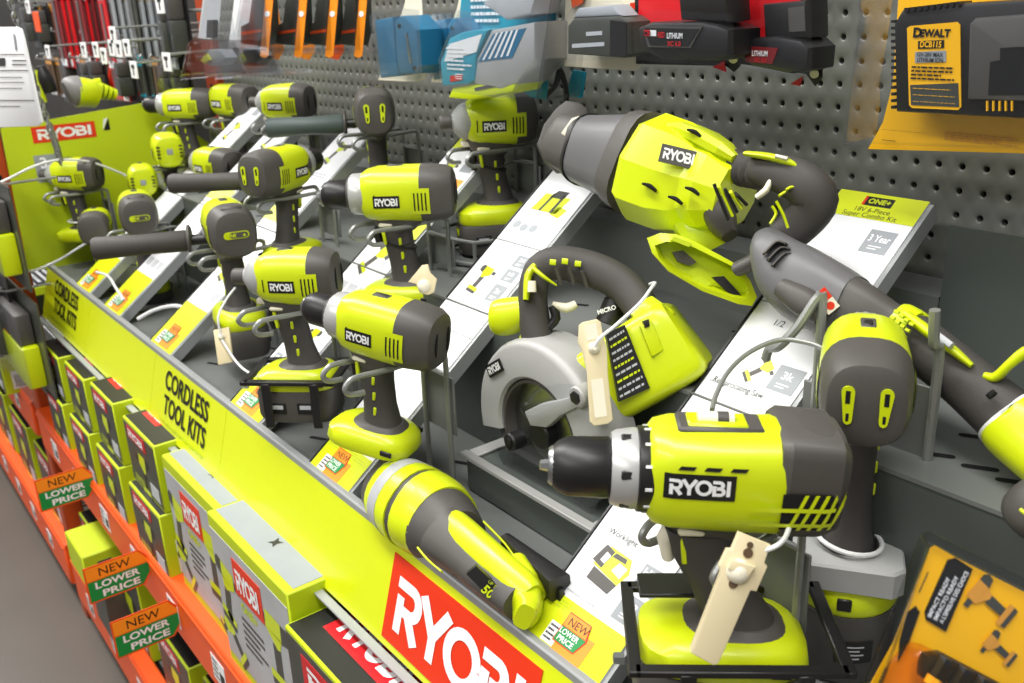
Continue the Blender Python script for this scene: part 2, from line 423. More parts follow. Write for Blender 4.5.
def sign_words(u0_, v0, L):
    mb = MB(); put_text(mb, fs, 'CORDLESS', u0_, v0+.066, .034, .0002, width=L, bold=.022); put_text(mb, fs, 'TOOL KITS', u0_+.004, v0+.022, .034, .0002, width=L*.98, bold=.022)
    child(strip, 'lettering', mb, 'print_black', 'black CORDLESS TOOL KITS lettering')
    mb = MB(); text_lines(mb, fs, u0_-.012, v0+.004, u0_+L+.01, v0+.013, 1, .0002, fill=.5, seed=3); child(strip, 'small_print', mb, 'lime_paint')
a = fs.px(174, 377); b = fs.px(213, 408); sign_words(-.535, .014, .20)
sign_words(-1.31, .016, .20)
a = fs.px(403, 563); b = fs.px(373, 628)
RX0 = (a[0]+b[0])/2
mb = MB(); RW = .262; rect(mb, fs, RX0, .012, RX0+RW, SH-.014, -.0012, .0012); pl_ = child(strip, 'brand_plate', mb, 'red', 'red plate with big white RYOBI lettering')
mb = MB(); put_wordmark(mb, fs, RX0+.018, .030, RW-.034, .0004, height=SH-.064); child(pl_, 'lettering', mb, 'white')

# ------------------------------------------------------------------ sloping rails with information cards
KS = .765; RL = math.hypot(1, KS)
def rz(y): return .00825+KS*y
def rail(X0, label, W_=.11, y0=-.512, y1=-.05):
    fr = Fr((X0, y0, rz(y0)), (1, 0, 0), (0, 1, KS)); L = (y1-y0)*RL
    mb = MB(); mb.prism([fr.p(0, 0, -.0025), fr.p(W_, 0, -.0025), fr.p(W_, L, -.0025), fr.p(0, L, -.0025)], fr.N*-.003)
    for u in (0, W_-.002): mb.prism([fr.p(u, 0, -.0055), fr.p(u+.002, 0, -.0055), fr.p(u+.002, L, -.0055), fr.p(u, L, -.0055)], fr.N*-.016)
    o = solo('card_rail', mb, 'lip', label, 'rail', 'sloping card rails')
    mb = MB(); rect(mb, fr, -.0022, 0, -.0002, L, -.02, .0195); child(o, 'edge_strip', mb, 'black')
    return fr, L
def card(fr, v0, v1, W_, label, head=False, foot=False, n=-.0024):
    t = Thing('info_card', label, 'card', fr.p(0, v0, n), group='information cards on the rails')
    mb = MB(); mb.prism([fr.p(.002, v0+.0006, n), fr.p(W_-.003, v0+.0006, n), fr.p(W_-.003, v1-.0006, n), fr.p(.002, v1-.0006, n)], fr.N*.0014)
    t.part('card_sheet', mb, 'card'); t.fr = fr
    return t
def zone(t, name, u0_, v0, u1, v1, m_, n=-.0009, label=None, t_=.0003):
    mb = MB(); rect(mb, t.fr, u0_, v0, u1, v1, n, t_); return t.part(name, mb, m_, label=label)
def sticker(t, u, v, w_):
    """NEW LOWER PRICE arrow sticker"""
    fr = t.fr; h = w_*.95
    mb = MB(); pol(mb, fr, [(u, v), (u+w_*.95, v), (u+w_*.95, v+h*.72), (u, v+h*.72)], -.0006, .0003); t.part('price_ticket', mb, 'orange_card')
    mb = MB(); rect(mb, fr, u-w_*.42, v+.002, u, v+h*.6, -.0006, .0003); t.part('barcode_label', mb, 'white')
    mb = MB(); text_lines(mb, fr, u-w_*.38, v+.004, u-.004, v+h*.55, 4, -.0002, seed=int(abs(u)*9999)); t.part('small_print', mb, 'print_black')
    a0 = u-w_*.1; 
    mb = MB(); pol(mb, fr, [(a0, v+h*.2), (a0+w_*.72, v+h*.2), (a0+w_*.86, v+h*.6), (a0+w_*.72, v+h), (a0, v+h)], -.0002, .0003); s_ = t.part('arrow_sticker', mb, 'red')
    mb = MB(); pol(mb, fr, [(a0+.001, v+h*.64), (a0+w_*.8, v+h*.64), (a0+w_*.71, v+h-.001), (a0+.001, v+h-.001)], .0002, .0002); t.part('sticker_top', mb, 'orange_card', s_)
    mb = MB(); pol(mb, fr, [(a0+.001, v+h*.23), (a0+w_*.71, v+h*.23), (a0+w_*.83, v+h*.62), (a0+.001, v+h*.62)], .0002, .0002); t.part('sticker_bottom', mb, 'green', s_)
    mb = MB(); put_text(mb, fr, 'NEW', a0+w_*.14, v+h*.7, h*.2, .0006); t.part('lettering', mb, 'print_black', s_)
    mb = MB(); put_text(mb, fr, 'LOWER', a0+w_*.04, v+h*.45, h*.14, .0006, width=w_*.62, bold=.02); put_text(mb, fr, 'PRICE', a0+w_*.1, v+h*.27, h*.14, .0006, width=w_*.52, bold=.02); t.part('lettering', mb, 'white', s_)
def picture(t, u, v, s, flip=1, ang=0):
    mb = MB(); drill_picture(mb, t.fr, u, v, s, -.0008, flip=flip, ang=ang); t.part('printed_picture', mb, ['lime', 'dark'], label='print of a lime and grey tool')
def words(t, s_, u, v, h, m_='print_black', bold=0, width=None, center=False, n=-.0004):
    mb = MB(); put_text(mb, t.fr, s_, u, v, h, n, bold=bold, width=width, center=center); return t.part('lettering', mb, m_)
def lines(t, u0_, v0, u1, v1, rows, m_='grey_print', seed=1, n=-.0004):
    mb = MB(); text_lines(mb, t.fr, u0_, v0, u1, v1, rows, n, seed=seed); t.part('small_print', mb, m_)
def badge(t, u, v, w_, h, a, b=None):
    zone(t, 'badge', u, v, u+w_, v+h, 'grey_print')
    mb = MB(); put_text(mb, t.fr, a, u+w_/2, v+h*.48, h*.3, -.0004, bold=.02, center=True, width=min(w_*.8, w_*.22*len(a)))
    text_lines(mb, t.fr, u+w_*.25, v+h*.12, u+w_*.75, v+h*.34, 2, -.0004); t.part('lettering', mb, 'white')
W_ = .108
# right-hand rail
fr, L = rail(.45, 'sloping grey card rail under the worklight and saw cards, nearest the camera')
vA = fr.px(645, 600)[1]; 
t = card(fr, .002, .262, W_, 'white information card headed Worklight with lime lower part and price sticker', foot=True)
zone(t, 'lime_band', .002, .003, W_-.003, .049, 'lime_print')
lines(t, .006, .036, .102, .046, 3, 'lime_paint', 4); lines(t, .012, .054, .06, .058, 1, 'grey_text', 5)
sticker(t, .040, .002, .040)
words(t, 'Worklight', .016, .121, .0062)
mb = MB(); mb.mat(0); f_ = t.fr; cu_, cv_ = .044, .093
for pts, k in (([(-.026, -.004), (.02, -.012), (.026, .006), (.018, .022), (-.018, .024)], 0), ([(-.03, .0), (-.012, -.004), (-.008, .02), (-.024, .024)], 1), ([(-.022, -.022), (.016, -.026), (.02, -.012), (-.022, -.006)], 1), ([(.002, .0), (.018, -.004), (.02, .01), (.006, .012)], 2), ([(-.02, .004), (-.012, .002), (-.01, .014), (-.018, .016)], 2), ([(-.008, .014), (.014, .014), (.012, .02), (-.006, .02)], 1)):
    mb.mat(k); mb.poly([f_.p(cu_+a, cv_+b, -.0008+.00005*k) for a, b in [(a_*.82, b_*.82) for a_, b_ in pts]])
t.part('printed_picture', mb, ['lime', 'dark', 'white'], label='print of a lime worklight')
badge(t, .074, .057, .028, .027, '18'); badge(t, .074, .089, .028, .027, 'High')
lines(t, .004, .147, .1, .148, 1, 'grey_text', 7)
t = card(fr, .263, .42, W_, 'white information card headed Reciprocating Saw on the nearest rail', False)
words(t, 'Reciprocating Saw', .012, .31, .0068, width=.062); words(t, '1/2', .034, .395, .0075)
picture(t, .055, .345, .026, -1, .7); badge(t, .075, .27, .028, .024, '18'); badge(t, .07, .325, .03, .03, '3k')
lines(t, .008, .31, .03, .316, 1, 'grey_text', 8)
t = card(fr, .421, .584, W_, 'white information card with lime top headed 18V 6-Piece Super Combo Kit against the pegboard')
zone(t, 'lime_band', .002, .549, W_-.003, .5835, 'lime_print')
zone(t, 'brand_badge', .036, .5665, .07, .579, 'print_black')
mb = MB(); rect(mb, fr, .036, .5665, .039, .579, -.0005, .0002); t.part('red_stripe', mb, 'red')
words(t, 'ONE+', .0415, .5695, .007, 'lime', bold=.04, width=.026, n=-.0004)
words(t, '18V 6-Piece', .053, .5575, .006, center=True); words(t, 'Super Combo Kit', .053, .5485, .006, center=True)
badge(t, .066, .507, .03, .03, '3 Year')
mb = MB(); cu_, cv_ = .03, .478
for pts, k in (([(-.02, -.014), (.022, -.014), (.024, .008), (-.016, .012)], 0), ([(-.008, -.014), (-.004, -.014), (-.002, .014), (-.006, .014)], 1), ([(.01, -.014), (.014, -.014), (.014, .014), (.01, .014)], 1), ([(-.006, .011), (.014, .011), (.014, .0145), (-.006, .0145)], 1), ([(.026, -.02), (.056, -.026), (.06, -.012), (.03, -.006)], 1), ([(.04, -.026), (.064, -.03), (.068, -.012), (.046, -.01)], 0)):
    mb.mat(k); mb.poly([fr.p(cu_+a, cv_+b, -.0008+.00005*k) for a, b in pts])
t.part('printed_picture', mb, ['lime', 'black'], label='print of a lime tool bag and saw')
# middle rail
fr, L = rail(-.003, 'sloping grey card rail left of the circular saw')
t = card(fr, .002, .25, W_, 'white information card with lime lower part and price sticker, left of the worklight')
zone(t, 'lime_band', .002, .003, W_-.003, .050, 'lime_print'); lines(t, .006, .037, .1, .047, 3, 'lime_paint', 11)
sticker(t, .036, .002, .042)
mb = MB()
for (a, b) in ((.03, .128), (.05, .116), (.034, .11)):
    mb.poly([fr.p(a+.012*math.cos(k*PI/6), b+.011*math.sin(k*PI/6), -.0008) for k in range(12)])
    mb.mat(1); mb.poly([fr.p(a+.006*math.cos(k*PI/6), b+.005*math.sin(k*PI/6), -.0007) for k in range(12)]); mb.mat(0)
t.part('printed_picture', mb, ['photo_dark', 'grey_print'], label='print of two round batteries')
lines(t, .02, .078, .07, .086, 2, 'grey_text', 12)
t = card(fr, .251, .405, W_, 'white information card showing a small drill driver, behind the circular saw knob')
picture(t, .035, .345, .038, -1, .1); words(t, 'Drill Driver', .012, .275, .006, 'grey_text')
badge(t, .07, .345, .026, .02, '18'); badge(t, .07, .37, .026, .02, '24'); badge(t, .07, .31, .026, .028, '2x')
t = card(fr, .406, .56, W_, 'white information card showing a lime tool bag under the reciprocating saw nose')
words(t, '1/2 Drill Driver', .012, .411, .006, 'grey_text')
mb = MB(); cu_, cv_ = .05, .485
for pts, k in (([(-.03, -.018), (.024, -.018), (.03, .012), (-.024, .014)], 0), ([(-.012, .008), (.014, .008), (.02, .022), (-.004, .022)], 1), ([(-.014, -.018), (-.009, -.018), (-.004, .016), (-.009, .016)], 1), ([(.009, -.018), (.014, -.018), (.018, .016), (.012, .016)], 1), ([(.012, -.02), (.034, -.024), (.04, -.008), (.018, -.004)], 0)):
    mb.mat(k); mb.poly([fr.p(cu_+a, cv_+b, -.0008+.00005*k) for a, b in pts])
for a, b in ((.018, .437), (.036, .434), (.055, .436)):
    mb.mat(2); mb.poly([fr.p(a+.008*math.cos(k*PI/6), b+.007*math.sin(k*PI/6), -.0008) for k in range(12)])
t.part('printed_picture', mb, ['lime', 'black', 'grey_print'], label='print of a lime tool bag')
zone(t, 'badge', .07, .525, .1, .55, 'grey_print')
# third rail
fr, L = rail(-.272, 'sloping grey card rail behind the grey drill with the small chuck')
t = card(fr, .002, .2, W_, 'white information card with lime foot beside the battery held by a black bracket')
zone(t, 'lime_band', .002, .003, W_-.003, .063, 'lime_print'); sticker(t, .036, .004, .046)
badge(t, .01, .085, .02, .022, '18'); badge(t, .034, .085, .02, .022, '24'); badge(t, .058, .085, .02, .022, '2x'); picture(t, .06, .155, .035)
t = card(fr, .201, .40, W_, 'white information card with lime corner behind the handle with a cream lock')
zone(t, 'lime_band', .002, .362, W_-.003, .399, 'lime_print'); picture(t, .052, .32, .05, -1, .5)
for k in range(3): zone(t, 'badge', .012+k*.03, .235, .036+k*.03, .258, 'grey_text')
for k in range(3): zone(t, 'badge', .012+k*.03, .208, .036+k*.03, .228, 'grey_text')
t = card(fr, .401, .584, W_, 'white information card with lime top and orange tab below the upper impact driver')
zone(t, 'lime_band', .002, .55, W_-.003, .5835, 'lime_print'); picture(t, .036, .51, .04, -1, .2)
zone(t, 'badge', .068, .505, .098, .53, 'grey_print'); zone(t, 'orange_tab', .062, .46, .1, .49, 'orange_card')
# left rails
for X0, where, k in ((-.65, 'fourth from the camera', 0), (-.945, 'fifth from the camera', 1), (-1.16, 'sixth from the camera, farthest away', 2)):
    fr, L = rail(X0, 'sloping grey card rail, '+where)
    t = card(fr, .002, .30, W_, 'lower card with orange price ticket on the rail '+where)
    zone(t, 'lime_band', .002, .003, W_-.003, .1, 'lime_print'); sticker(t, .036, .006, .05); picture(t, .05, .2, .045, -1, .3)
    for q in range(3): zone(t, 'badge', .01+q*.03, .12, .034+q*.03, .14, 'grey_text')
    t = card(fr, .301, .584, W_, 'upper white information card on the rail '+where)
    zone(t, 'lime_band', .002, .301+.01, W_-.003, .345, 'lime_print'); picture(t, .05, .5, .045, -1, .3); lines(t, .012, .42, .09, .44, 3, 'grey_text', 20+k)
    zone(t, 'badge', .066, .545, .096, .57, 'grey_print')

# ================================================================== POWER TOOLS
def interp(S, x):
    S = sorted(S)
    if x <= S[0][0]: return S[0]
    for a, b in zip(S[:-1], S[1:]):
        if x <= b[0]:
            t = (x-a[0])/(b[0]-a[0]); return tuple(p+(q-p)*t for p, q in zip(a, b))
    return S[-1]
def side_map(S, n, side, off, flip=True):
    """(u,v) on the side of a loft -> 3D; u runs to the viewer's right"""
    def f(u, v):
        x = -u if (side > 0) else u
        _, zc, hy, hz = interp(S, x); q = min(.98, abs((v-zc)/hz))
        return V3((x, side*(hy*(1-q**n)**(1/n)+off), v))
    return f
def side_rect(mb, S, n, side, u0_, v0, u1, v1, off, nu=6, nv=3, shear=0):
    f = side_map(S, n, side, off); b = len(mb.v)
    for i in range(nu+1):
        for j in range(nv+1):
            v = v0+(v1-v0)*j/nv; mb.v.append(f(u0_+(u1-u0_)*i/nu+shear*(v-v0), v))
    for i in range(nu):
        for j in range(nv):
            k = b+i*(nv+1)+j; mb.face((k, k+nv+1, k+nv+2, k+1))
    return mb
BODY = dict(
    drill=[(-.086, 0, .021, .024), (-.083, 0, .028, .032), (-.074, 0, .032, .0365), (-.05, 0, .0345, .039), (-.015, 0, .035, .039), (.02, 0, .034, .038), (.036, 0, .031, .034), (.042, 0, .027, .03)],
    impact=[(-.074, 0, .021, .024), (-.071, 0, .028, .032), (-.062, 0, .032, .0365), (-.04, 0, .0345, .039), (-.01, 0, .0345, .039), (.018, 0, .032, .036), (.03, 0, .029, .031), (.035, 0, .026, .027)],
    premium=[(-.094, .002, .025, .03), (-.090, .002, .031, .038), (-.078, .002, .036, .042), (-.04, 0, .037, .041), (0, 0, .037, .04), (.03, 0, .036, .039), (.042, 0, .033, .036), (.046, 0, .029, .031)])
def power_tool(label, px, py, Y, head, kind='drill', rear='slits', foot=True, battery=True, scale=1.0, side_bar=0, n=2.7, tilt=0.0, name=None, text=True, ring=False, drop=0, group='cordless tools on display', capx=None, cap_mat='dark', split=None, lean=0.0, bar_mat='grip', bar_dx=0.0, tie=False):
    p = onY(px, py, Y); S = BODY[kind]; name = name or {'drill': 'cordless_drill', 'impact': 'impact_driver', 'premium': 'cordless_drill'}[kind]
    mx = Matrix.Translation(p) @ Matrix.Rotation(math.radians(head), 4, 'Z') @ Matrix.Rotation(tilt, 4, 'Y') @ Matrix.Rotation(lean, 4, 'X') @ Matrix.Scale(scale, 4)
    zb = -.205 if battery else (-.162 if foot else -.14)
    t = Thing(name, label, 'drill' if kind != 'impact' else 'driver', (0, 0, zb), mx, group)
    prem = kind == 'premium'
    xs = split if split is not None else (-.04 if not prem else -.048)
    mid_ = interp(S, xs)
    lo = [s for s in S if s[0] < xs]+[mid_]; hi = [mid_]+[s for s in S if s[0] > xs]
    cap = t.part('rear_cap', MB().xl([(x, z, hy*1.012, hz*1.012) for x, z, hy, hz in lo], 3.6 if prem else n), cap_mat)
    house = t.part('housing', MB().xl(hi, n), 'lime')
    # belly under the housing, blending to the grip
    t.part('grip_shroud', MB().secs([(V3((-.006, 0, -.018)), V3((.048, 0, 0)), V3((0, .026, 0)), 2.6), (V3((-.004, 0, -.04)), V3((.036, 0, 0)), V3((0, .0215, 0)), 2.6), (V3((-.002, 0, -.052)), V3((.024, 0, 0)), V3((0, .018, 0)), 2.4)]), 'dark')
    hx = -.012 if not prem else -.032; gw = 1.22 if prem else 1
    gs = [(-.045, .002, .0235, .0175), (-.07, -.002, .0205, .0168), (-.1, hx*.6, .0205, .0165), (-.124, hx, .0235, .0185), (-.134, hx, .029, .023)]
    grip = t.part('grip', MB().zl([(z-drop*(i/4), cx, a*gw, b*gw) for i, (z, cx, a, b) in enumerate(gs)], 2.4), 'grip')
    t.part('trigger', MB().path([V3((.024, 0, -.046)), V3((.028, 0, -.058)), V3((.025, 0, -.075))], [(.006, .008), (.007, .0085), (.005, .0075)], V3((0, 1, 0))), 'black' if not prem else 'cream')
    t.part('direction_switch', MB().box((.012, 0, -.041), (.02, .045, .0055), .002), 'cream')
    for sd in (1, -1):
        for k in range(3):
            mb = MB(); zc = -.066-k*.02; x_ = -.006-.002*k-(.008 if prem else 0); y_ = .0162*gw
            mb.box((x_, sd*y_, zc), (.0042, .0035, .011), .001); t.part('grip_accent', mb, 'lime', grip)
        mb = MB(); mb.box((.016, sd*.0155, -.058), (.0045, .006, .024), .001, Matrix.Rotation(.12, 3, 'Y')); t.part('grip_accent', mb, 'lime', grip)
    # markings
    for sd in (1, -1):
        flipu = (lambda x: x)
        c = -.012 if sd > 0 else .012                         # plate centre in u
        c = {'drill': .006, 'impact': -.004, 'premium': .012}[kind]*(-1 if sd > 0 else 1)
        hw, hh = (.0185, .0085) if not prem else (.025, .0098)
        zq = -.006 if not prem else .006
        mb = MB(); side_rect(mb, S, n, sd, c-hw, zq-hh, c+hw, zq+hh, .0006, 8, 4); pl = t.part('name_plate', mb, 'print_black')
        if text:
            mb = MB(); put_wordmark(mb, None, c-hw*.86, zq-hh*.62, hw*1.72, 0, mapf=side_map(S, n, sd, .0011), height=hh*1.24); t.part('lettering', mb, 'white', pl)
        d = 1 if sd > 0 else -1                               # towards the rear in u
        if not prem:
            x0 = (-.034 if kind == 'drill' else -.034)
            mb = MB(); uu = sorted((-x0*d*1.0 if False else d*.030, d*.054)); side_rect(mb, S, n, sd, uu[0], -.024, uu[1], .012, .0016, 6, 5); pn = t.part('vent_panel', mb, 'lime')
            for k in range(4):
                u_ = d*(.033+k*.0052); mb = MB(); side_rect(mb, S, n, sd, u_-.001, -.019, u_+.001, .006, .0021, 1, 5); t.part('vent_slit', mb, 'hole', pn)
            mb = MB(); u_ = d*-.022; side_rect(mb, S, n, sd, u_-.0008, -.014, u_+.0008, .004, .0009, 1, 3); t.part('vent_slit', mb, 'hole')
        else:
            mb = MB(); uu = sorted((d*.046, d*.086)); side_rect(mb, S, 3.2, sd, uu[0], -.026, uu[1], .004, .0016, 8, 6); pn = t.part('vent_panel', mb, 'hole')
            for k in range(5):
                u_ = d*(.052+k*.0074); mb = MB(); side_rect(mb, S, 3.2, sd, u_-.0014, -.026, u_+.0014, .004, .0026, 1, 6, shear=.35); t.part('vent_rib', mb, 'lime', pn)
            for vv in (-.008, -.021):
                mb = MB(); uu = sorted((d*.025, d*.084)); side_rect(mb, S, 3.0, sd, uu[0], vv-.0016, uu[1], vv+.0016, .0034, 8, 1); t.part('vent_rib', mb, 'lime', pn)
            for k in range(3):
                u_ = d*(-.022+k*.018); mb = MB(); side_rect(mb, S, n, sd, u_-.006, .0185, u_+.005, .0212, .0009, 3, 1, shear=.8*d); t.part('vent_slit', mb, 'hole')
    if prem:
        mb = MB(); mb.box((-.004, 0, .0385), (.062, .03, .006), .002); wn = t.part('level_frame', mb, 'dark')
        mb = MB(); mb.box((-.002, 0, .0405), (.044, .024, .005), .002); t.part('level_insert', mb, 'lime', wn)
        mb = MB(); mb.path([V3((-.014, 0, .0425)), V3((.012, 0, .0425))], .0055, V3((0, 0, 1)), N=12); t.part('bubble_level', mb, 'cream', wn)
        mb = MB(); mb.path([V3((-.002, 0, .0427)), V3((-.010, 0, .0427))], .0057, V3((0, 0, 1)), N=12); t.part('level_band', mb, 'dark', wn)
        mb = MB(); mb.secs([(V3((-.093, 0, .012)), V3((0, .03, 0)), V3((0, 0, .022)), 5), (V3((-.086, 0, .016)), V3((0, .0365, 0)), V3((0, 0, .026)), 5), (V3((-.05, 0, .019)), V3((0, .0385, 0)), V3((0, 0, .0245)), 5), (V3((-.044, 0, .022)), V3((0, .034, 0)), V3((0, 0, .018)), 5)]); t.part('rear_guard', mb, 'dark')
    else:
        mb = MB(); mb.box((-.004, 0, interp(S, -.004)[3]-.0006), (.022, .012, .003), .001); t.part('top_window', mb, 'dark')
        mb = MB(); mb.box((-.006, 0, interp(S, -.006)[3]+.0002), (.013, .007, .003), .001); t.part('top_button', mb, 'black')
    # rear face
    xr = S[0][0]-.0006; zc = S[0][1]
    if rear == 'slits':
        for sd in (1, -1):
            mb = MB(); f = [(xr+.0004, sd*(.0135+.0035*math.sin(PI*k/6)), zc-.015+.03*k/6) for k in range(7)]+[(xr+.0004, sd*(.0135-.001*math.sin(PI*k/6)), zc-.015+.03*k/6) for k in range(6, -1, -1)]
            mb.prism(f, (-.0012, 0, 0)); t.part('rear_slit', mb, 'hole', cap)
    elif rear == 'lime_slots':
        for sd in (1, -1):
            y = sd*.0135
            mb = MB(); mb.prism([V3((xr, y+a, zc+.002+b)) for a, b in arc(0, .010, .0048, .005, 0, 180, 6)+arc(-.001*sd, -.012, .0032, .004, 180, 360, 6)], (-.0012, 0, 0)); q = t.part('rear_slot', mb, 'lime', cap)
            mb = MB(); mb.box((xr-.0008, y, zc+.008), (.0014, .0042, .011), .0006); mb.box((xr-.0008, y-.0006*sd, zc-.008), (.0014, .003, .007), .0006); t.part('slot_opening', mb, 'hole', cap)
    elif rear == 'badge':
        mb = MB(); mb.prism([V3((xr, a, zc+b)) for a, b in arc(-.013, 0, .0055, .0055, 90, 270, 6)+arc(.013, 0, .0055, .0055, -90, 90, 6)], (-.0008, 0, 0)); t.part('badge_rim', mb, 'lime', cap)
        mb = MB(); mb.prism([V3((xr-.0006, a, zc+b)) for a, b in arc(-.0125, 0, .0042, .0042, 90, 270, 6)+arc(.006, 0, .0042, .0042, -90, 90, 6)], (-.0008, 0, 0)); t.part('badge_field', mb, 'dark', cap)
        mb = MB(); fb = Fr((xr-.0016, 0, zc), (0, -1, 0), (0, 0, 1)); put_text(mb, fb, 'ONE', -.0145+.0, -.0024, .005, .0, bold=.03); put_text(mb, fb, '+', .009, -.003, .006, .0, bold=.05); t.part('lettering', mb, 'lime', cap)
        mb = MB(); mb.box((S[2][0]+.006, 0, interp(S, S[2][0]+.006)[3]-.001), (.012, .03, .008), .003); t.part('cap_rib', mb, 'dark', cap)
    elif rear == 'lime':
        mb = MB(); mb.box((xr, 0, zc), (.002, .013, .013), .0008); t.part('rear_label', mb, 'grey_print', cap)
        for k in range(4):
            for sd in (1, -1):
                mb = MB(); mb.box((S[1][0]+.001, sd*.0245, zc-.012+k*.008), (.012, .008, .0028), .0008); t.part('vent_slit', mb, 'hole', cap)
    # nose
    xf = S[-1][0]; ax = V3((1, 0, 0))
    if kind == 'impact':
        t.part('gear_nose', MB().lathe(V3((xf-.004, 0, 0)), ax, [(0, .0285), (.006, .0285), (.014, .025), (.022, .017), (.024, .0125), (.026, .0125)], 28), 'light_grey')
        t.part('bit_collar', MB().lathe(V3((xf+.02, 0, 0)), ax, [(0, .0115), (.018, .0115), (.021, .0085), (.021, .004)], 20), 'dark')
        mb = MB(); mb.box((xf+.002, 0, -.034), (.014, .018, .009), .002); t.part('led_lamp', mb, 'cream')
    else:
        g = 1.12 if prem else 1
        if prem:
            t.part('torque_collar', MB().lathe(V3((xf-.004, 0, 0)), ax, [(0, .0315), (.001, .032), (.011, .032), (.012, .0305)], 36), 'black')
            for k in range(12):
                a = 2*PI*k/12; mb = MB(); c_ = V3((xf+.001, .0322*math.cos(a), .0322*math.sin(a))); mb.box(c_, (.005, .0012, .0022), .0, Matrix.Rotation(a, 3, 'X')); t.part('torque_tick', mb, 'white')
            t.part('gear_collar', MB().lathe(V3((xf+.008, 0, 0)), ax, [(0, .0302), (.003, .0306), (.015, .0285), (.019, .0262)], 36), 'silver')
            for k in range(6):
                a = 2*PI*k/6+.3; mb = MB(); c_ = V3((xf+.016, .0286*math.cos(a), .0286*math.sin(a))); mb.box(c_, (.009, .003, .007), .001, Matrix.Rotation(a, 3, 'X')); t.part('collar_grip', mb, 'black')
            cx = xf+.027
        else:
            t.part('torque_collar', MB().lathe(V3((xf-.003, 0, 0)), ax, [(0, .0285), (.002, .0295), (.018, .0285), (.021, .026)], 48, 1, .03), 'silver')
            t.part('collar_ring', MB().lathe(V3((xf+.016, 0, 0)), ax, [(0, .0245), (.005, .024), (.006, .021)], 28), 'dark')
            cx = xf+.021
        r = .021*g*(.98 if prem else 1); Lc = .040 if not prem else .046
        t.part('chuck', MB().lathe(V3((cx, 0, 0)), ax, [(0, r*.94), (.002, r), (Lc*.68, r*.97), (Lc*.86, r*.8), (Lc, r*.5)], 48, 1, .035), 'black')
        t.part('chuck_ring', MB().lathe(V3((cx+Lc-.006, 0, 0)), ax, [(0, r*.69), (.004, r*.63), (.006, r*.55)], 24), 'steel')
        t.part('chuck_jaw', MB().lathe(V3((cx+Lc-.001, 0, 0)), ax, [(0, .005), (.007, .0038), (.0075, .002)], 6), 'steel')
    # foot and battery
    fz = drop; fg = 1.15 if prem else 1
    if foot:
        t.part('foot', MB().zl([(-.128-fz, hx+.004, .030*fg, .024*fg), (-.132-fz, hx+.008, .046*fg, .033*fg), (-.139-fz, hx+.011, .056*fg, .0375*fg), (-.152-fz, hx+.011, .0585*fg, .039*fg), (-.1575-fz, hx+.011, .056*fg, .037*fg)], 3.2), 'lime')
        t.part('foot_collar', MB().zl([(-.124-fz, hx, .026*fg, .021*fg), (-.130-fz, hx+.004, .036*fg, .0275*fg), (-.1335-fz, hx+.006, .041*fg, .0305*fg)], 2.8), 'dark')
        for sd in (1, -1):
            mb = MB(); mb.box((hx-.028, sd*.0385*fg, -.146-fz), (.016, .003, .007), .001); t.part('belt_clip_slot', mb, 'black')
    if battery:
        bt = t.part('battery', MB().zl([(-.158-fz, hx+.011, .055*fg, .0365*fg), (-.163-fz, hx+.011, .058*fg, .0385*fg), (-.196-fz, hx+.011, .058*fg, .0385*fg), (-.205-fz, hx+.011, .054*fg, .035*fg)], 3.8), 'dark')
        for sd in (1, -1):
            for xo in (-.018, .022):
                mb = MB(); mb.box((hx+.011+xo, sd*.0385*fg, -.182-fz), (.024, .002, .017), .0006); q = t.part('battery_label', mb, 'print_black', bt)
                mb = MB(); mb.box((hx+.011+xo, sd*.0394*fg, -.180-fz), (.016, .001, .006), .0003); t.part('battery_print', mb, 'grey_text', bt)
        mb = MB(); mb.box((hx+.011+.057*fg, 0, -.172-fz), (.006, .026, .012), .002); t.part('battery_latch', mb, 'lime', bt)
    if tie:
        zt_ = -.072; t.part('zip_tie', MB().path([V3((-.003+.0225*math.cos(a), .0185*math.sin(a), zt_+.006*math.cos(a))) for a in [2*PI*k/20 for k in range(21)]], .0017, V3((0, 0, 1)), N=6), 'black'); t.part('tie_tail', MB().wire([(-.003, .0185, zt_), (-.02, .03, zt_+.006), (-.03, .034, zt_+.012)], .0012, 3, 6), 'black')
    if ring:
        t.part('lock_cable', MB().path([V3((-.006+.030*math.cos(a), .026*math.sin(a), -.112)) for a in [2*PI*k/24 for k in range(25)]], .0022, V3((0, 0, 1)), N=8), 'cable')
    if side_bar:
        sd = 1 if side_bar > 0 else -1; L_ = abs(side_bar); x_ = xf-.012; a_ = V3((bar_dx, sd, 0)).normalized()
        t.part('side_handle_clamp', MB().lathe(V3((x_-.008, 0, 0)), ax, [(0, .031), (.002, .033), (.016, .033), (.018, .031)], 28), 'dark')
        o_ = V3((x_, sd*.022, -.026))
        t.part('side_handle_neck', MB().lathe(o_, a_, [(0, .009), (.03, .0085)], 16), 'black')
        t.part('side_handle_guard', MB().lathe(o_+a_*.028, a_, [(0, .02), (.002, .0245), (.005, .0245), (.007, .018)], 24), 'dark')
        t.part('side_handle_grip', MB().lathe(o_+a_*.034, a_, [(0, .0145), (.004, .017), (L_*.5, .0158), (L_-.005, .0178), (L_, .0155)], 24), bar_mat)
    t.p = p; t.mx = mx
    return t
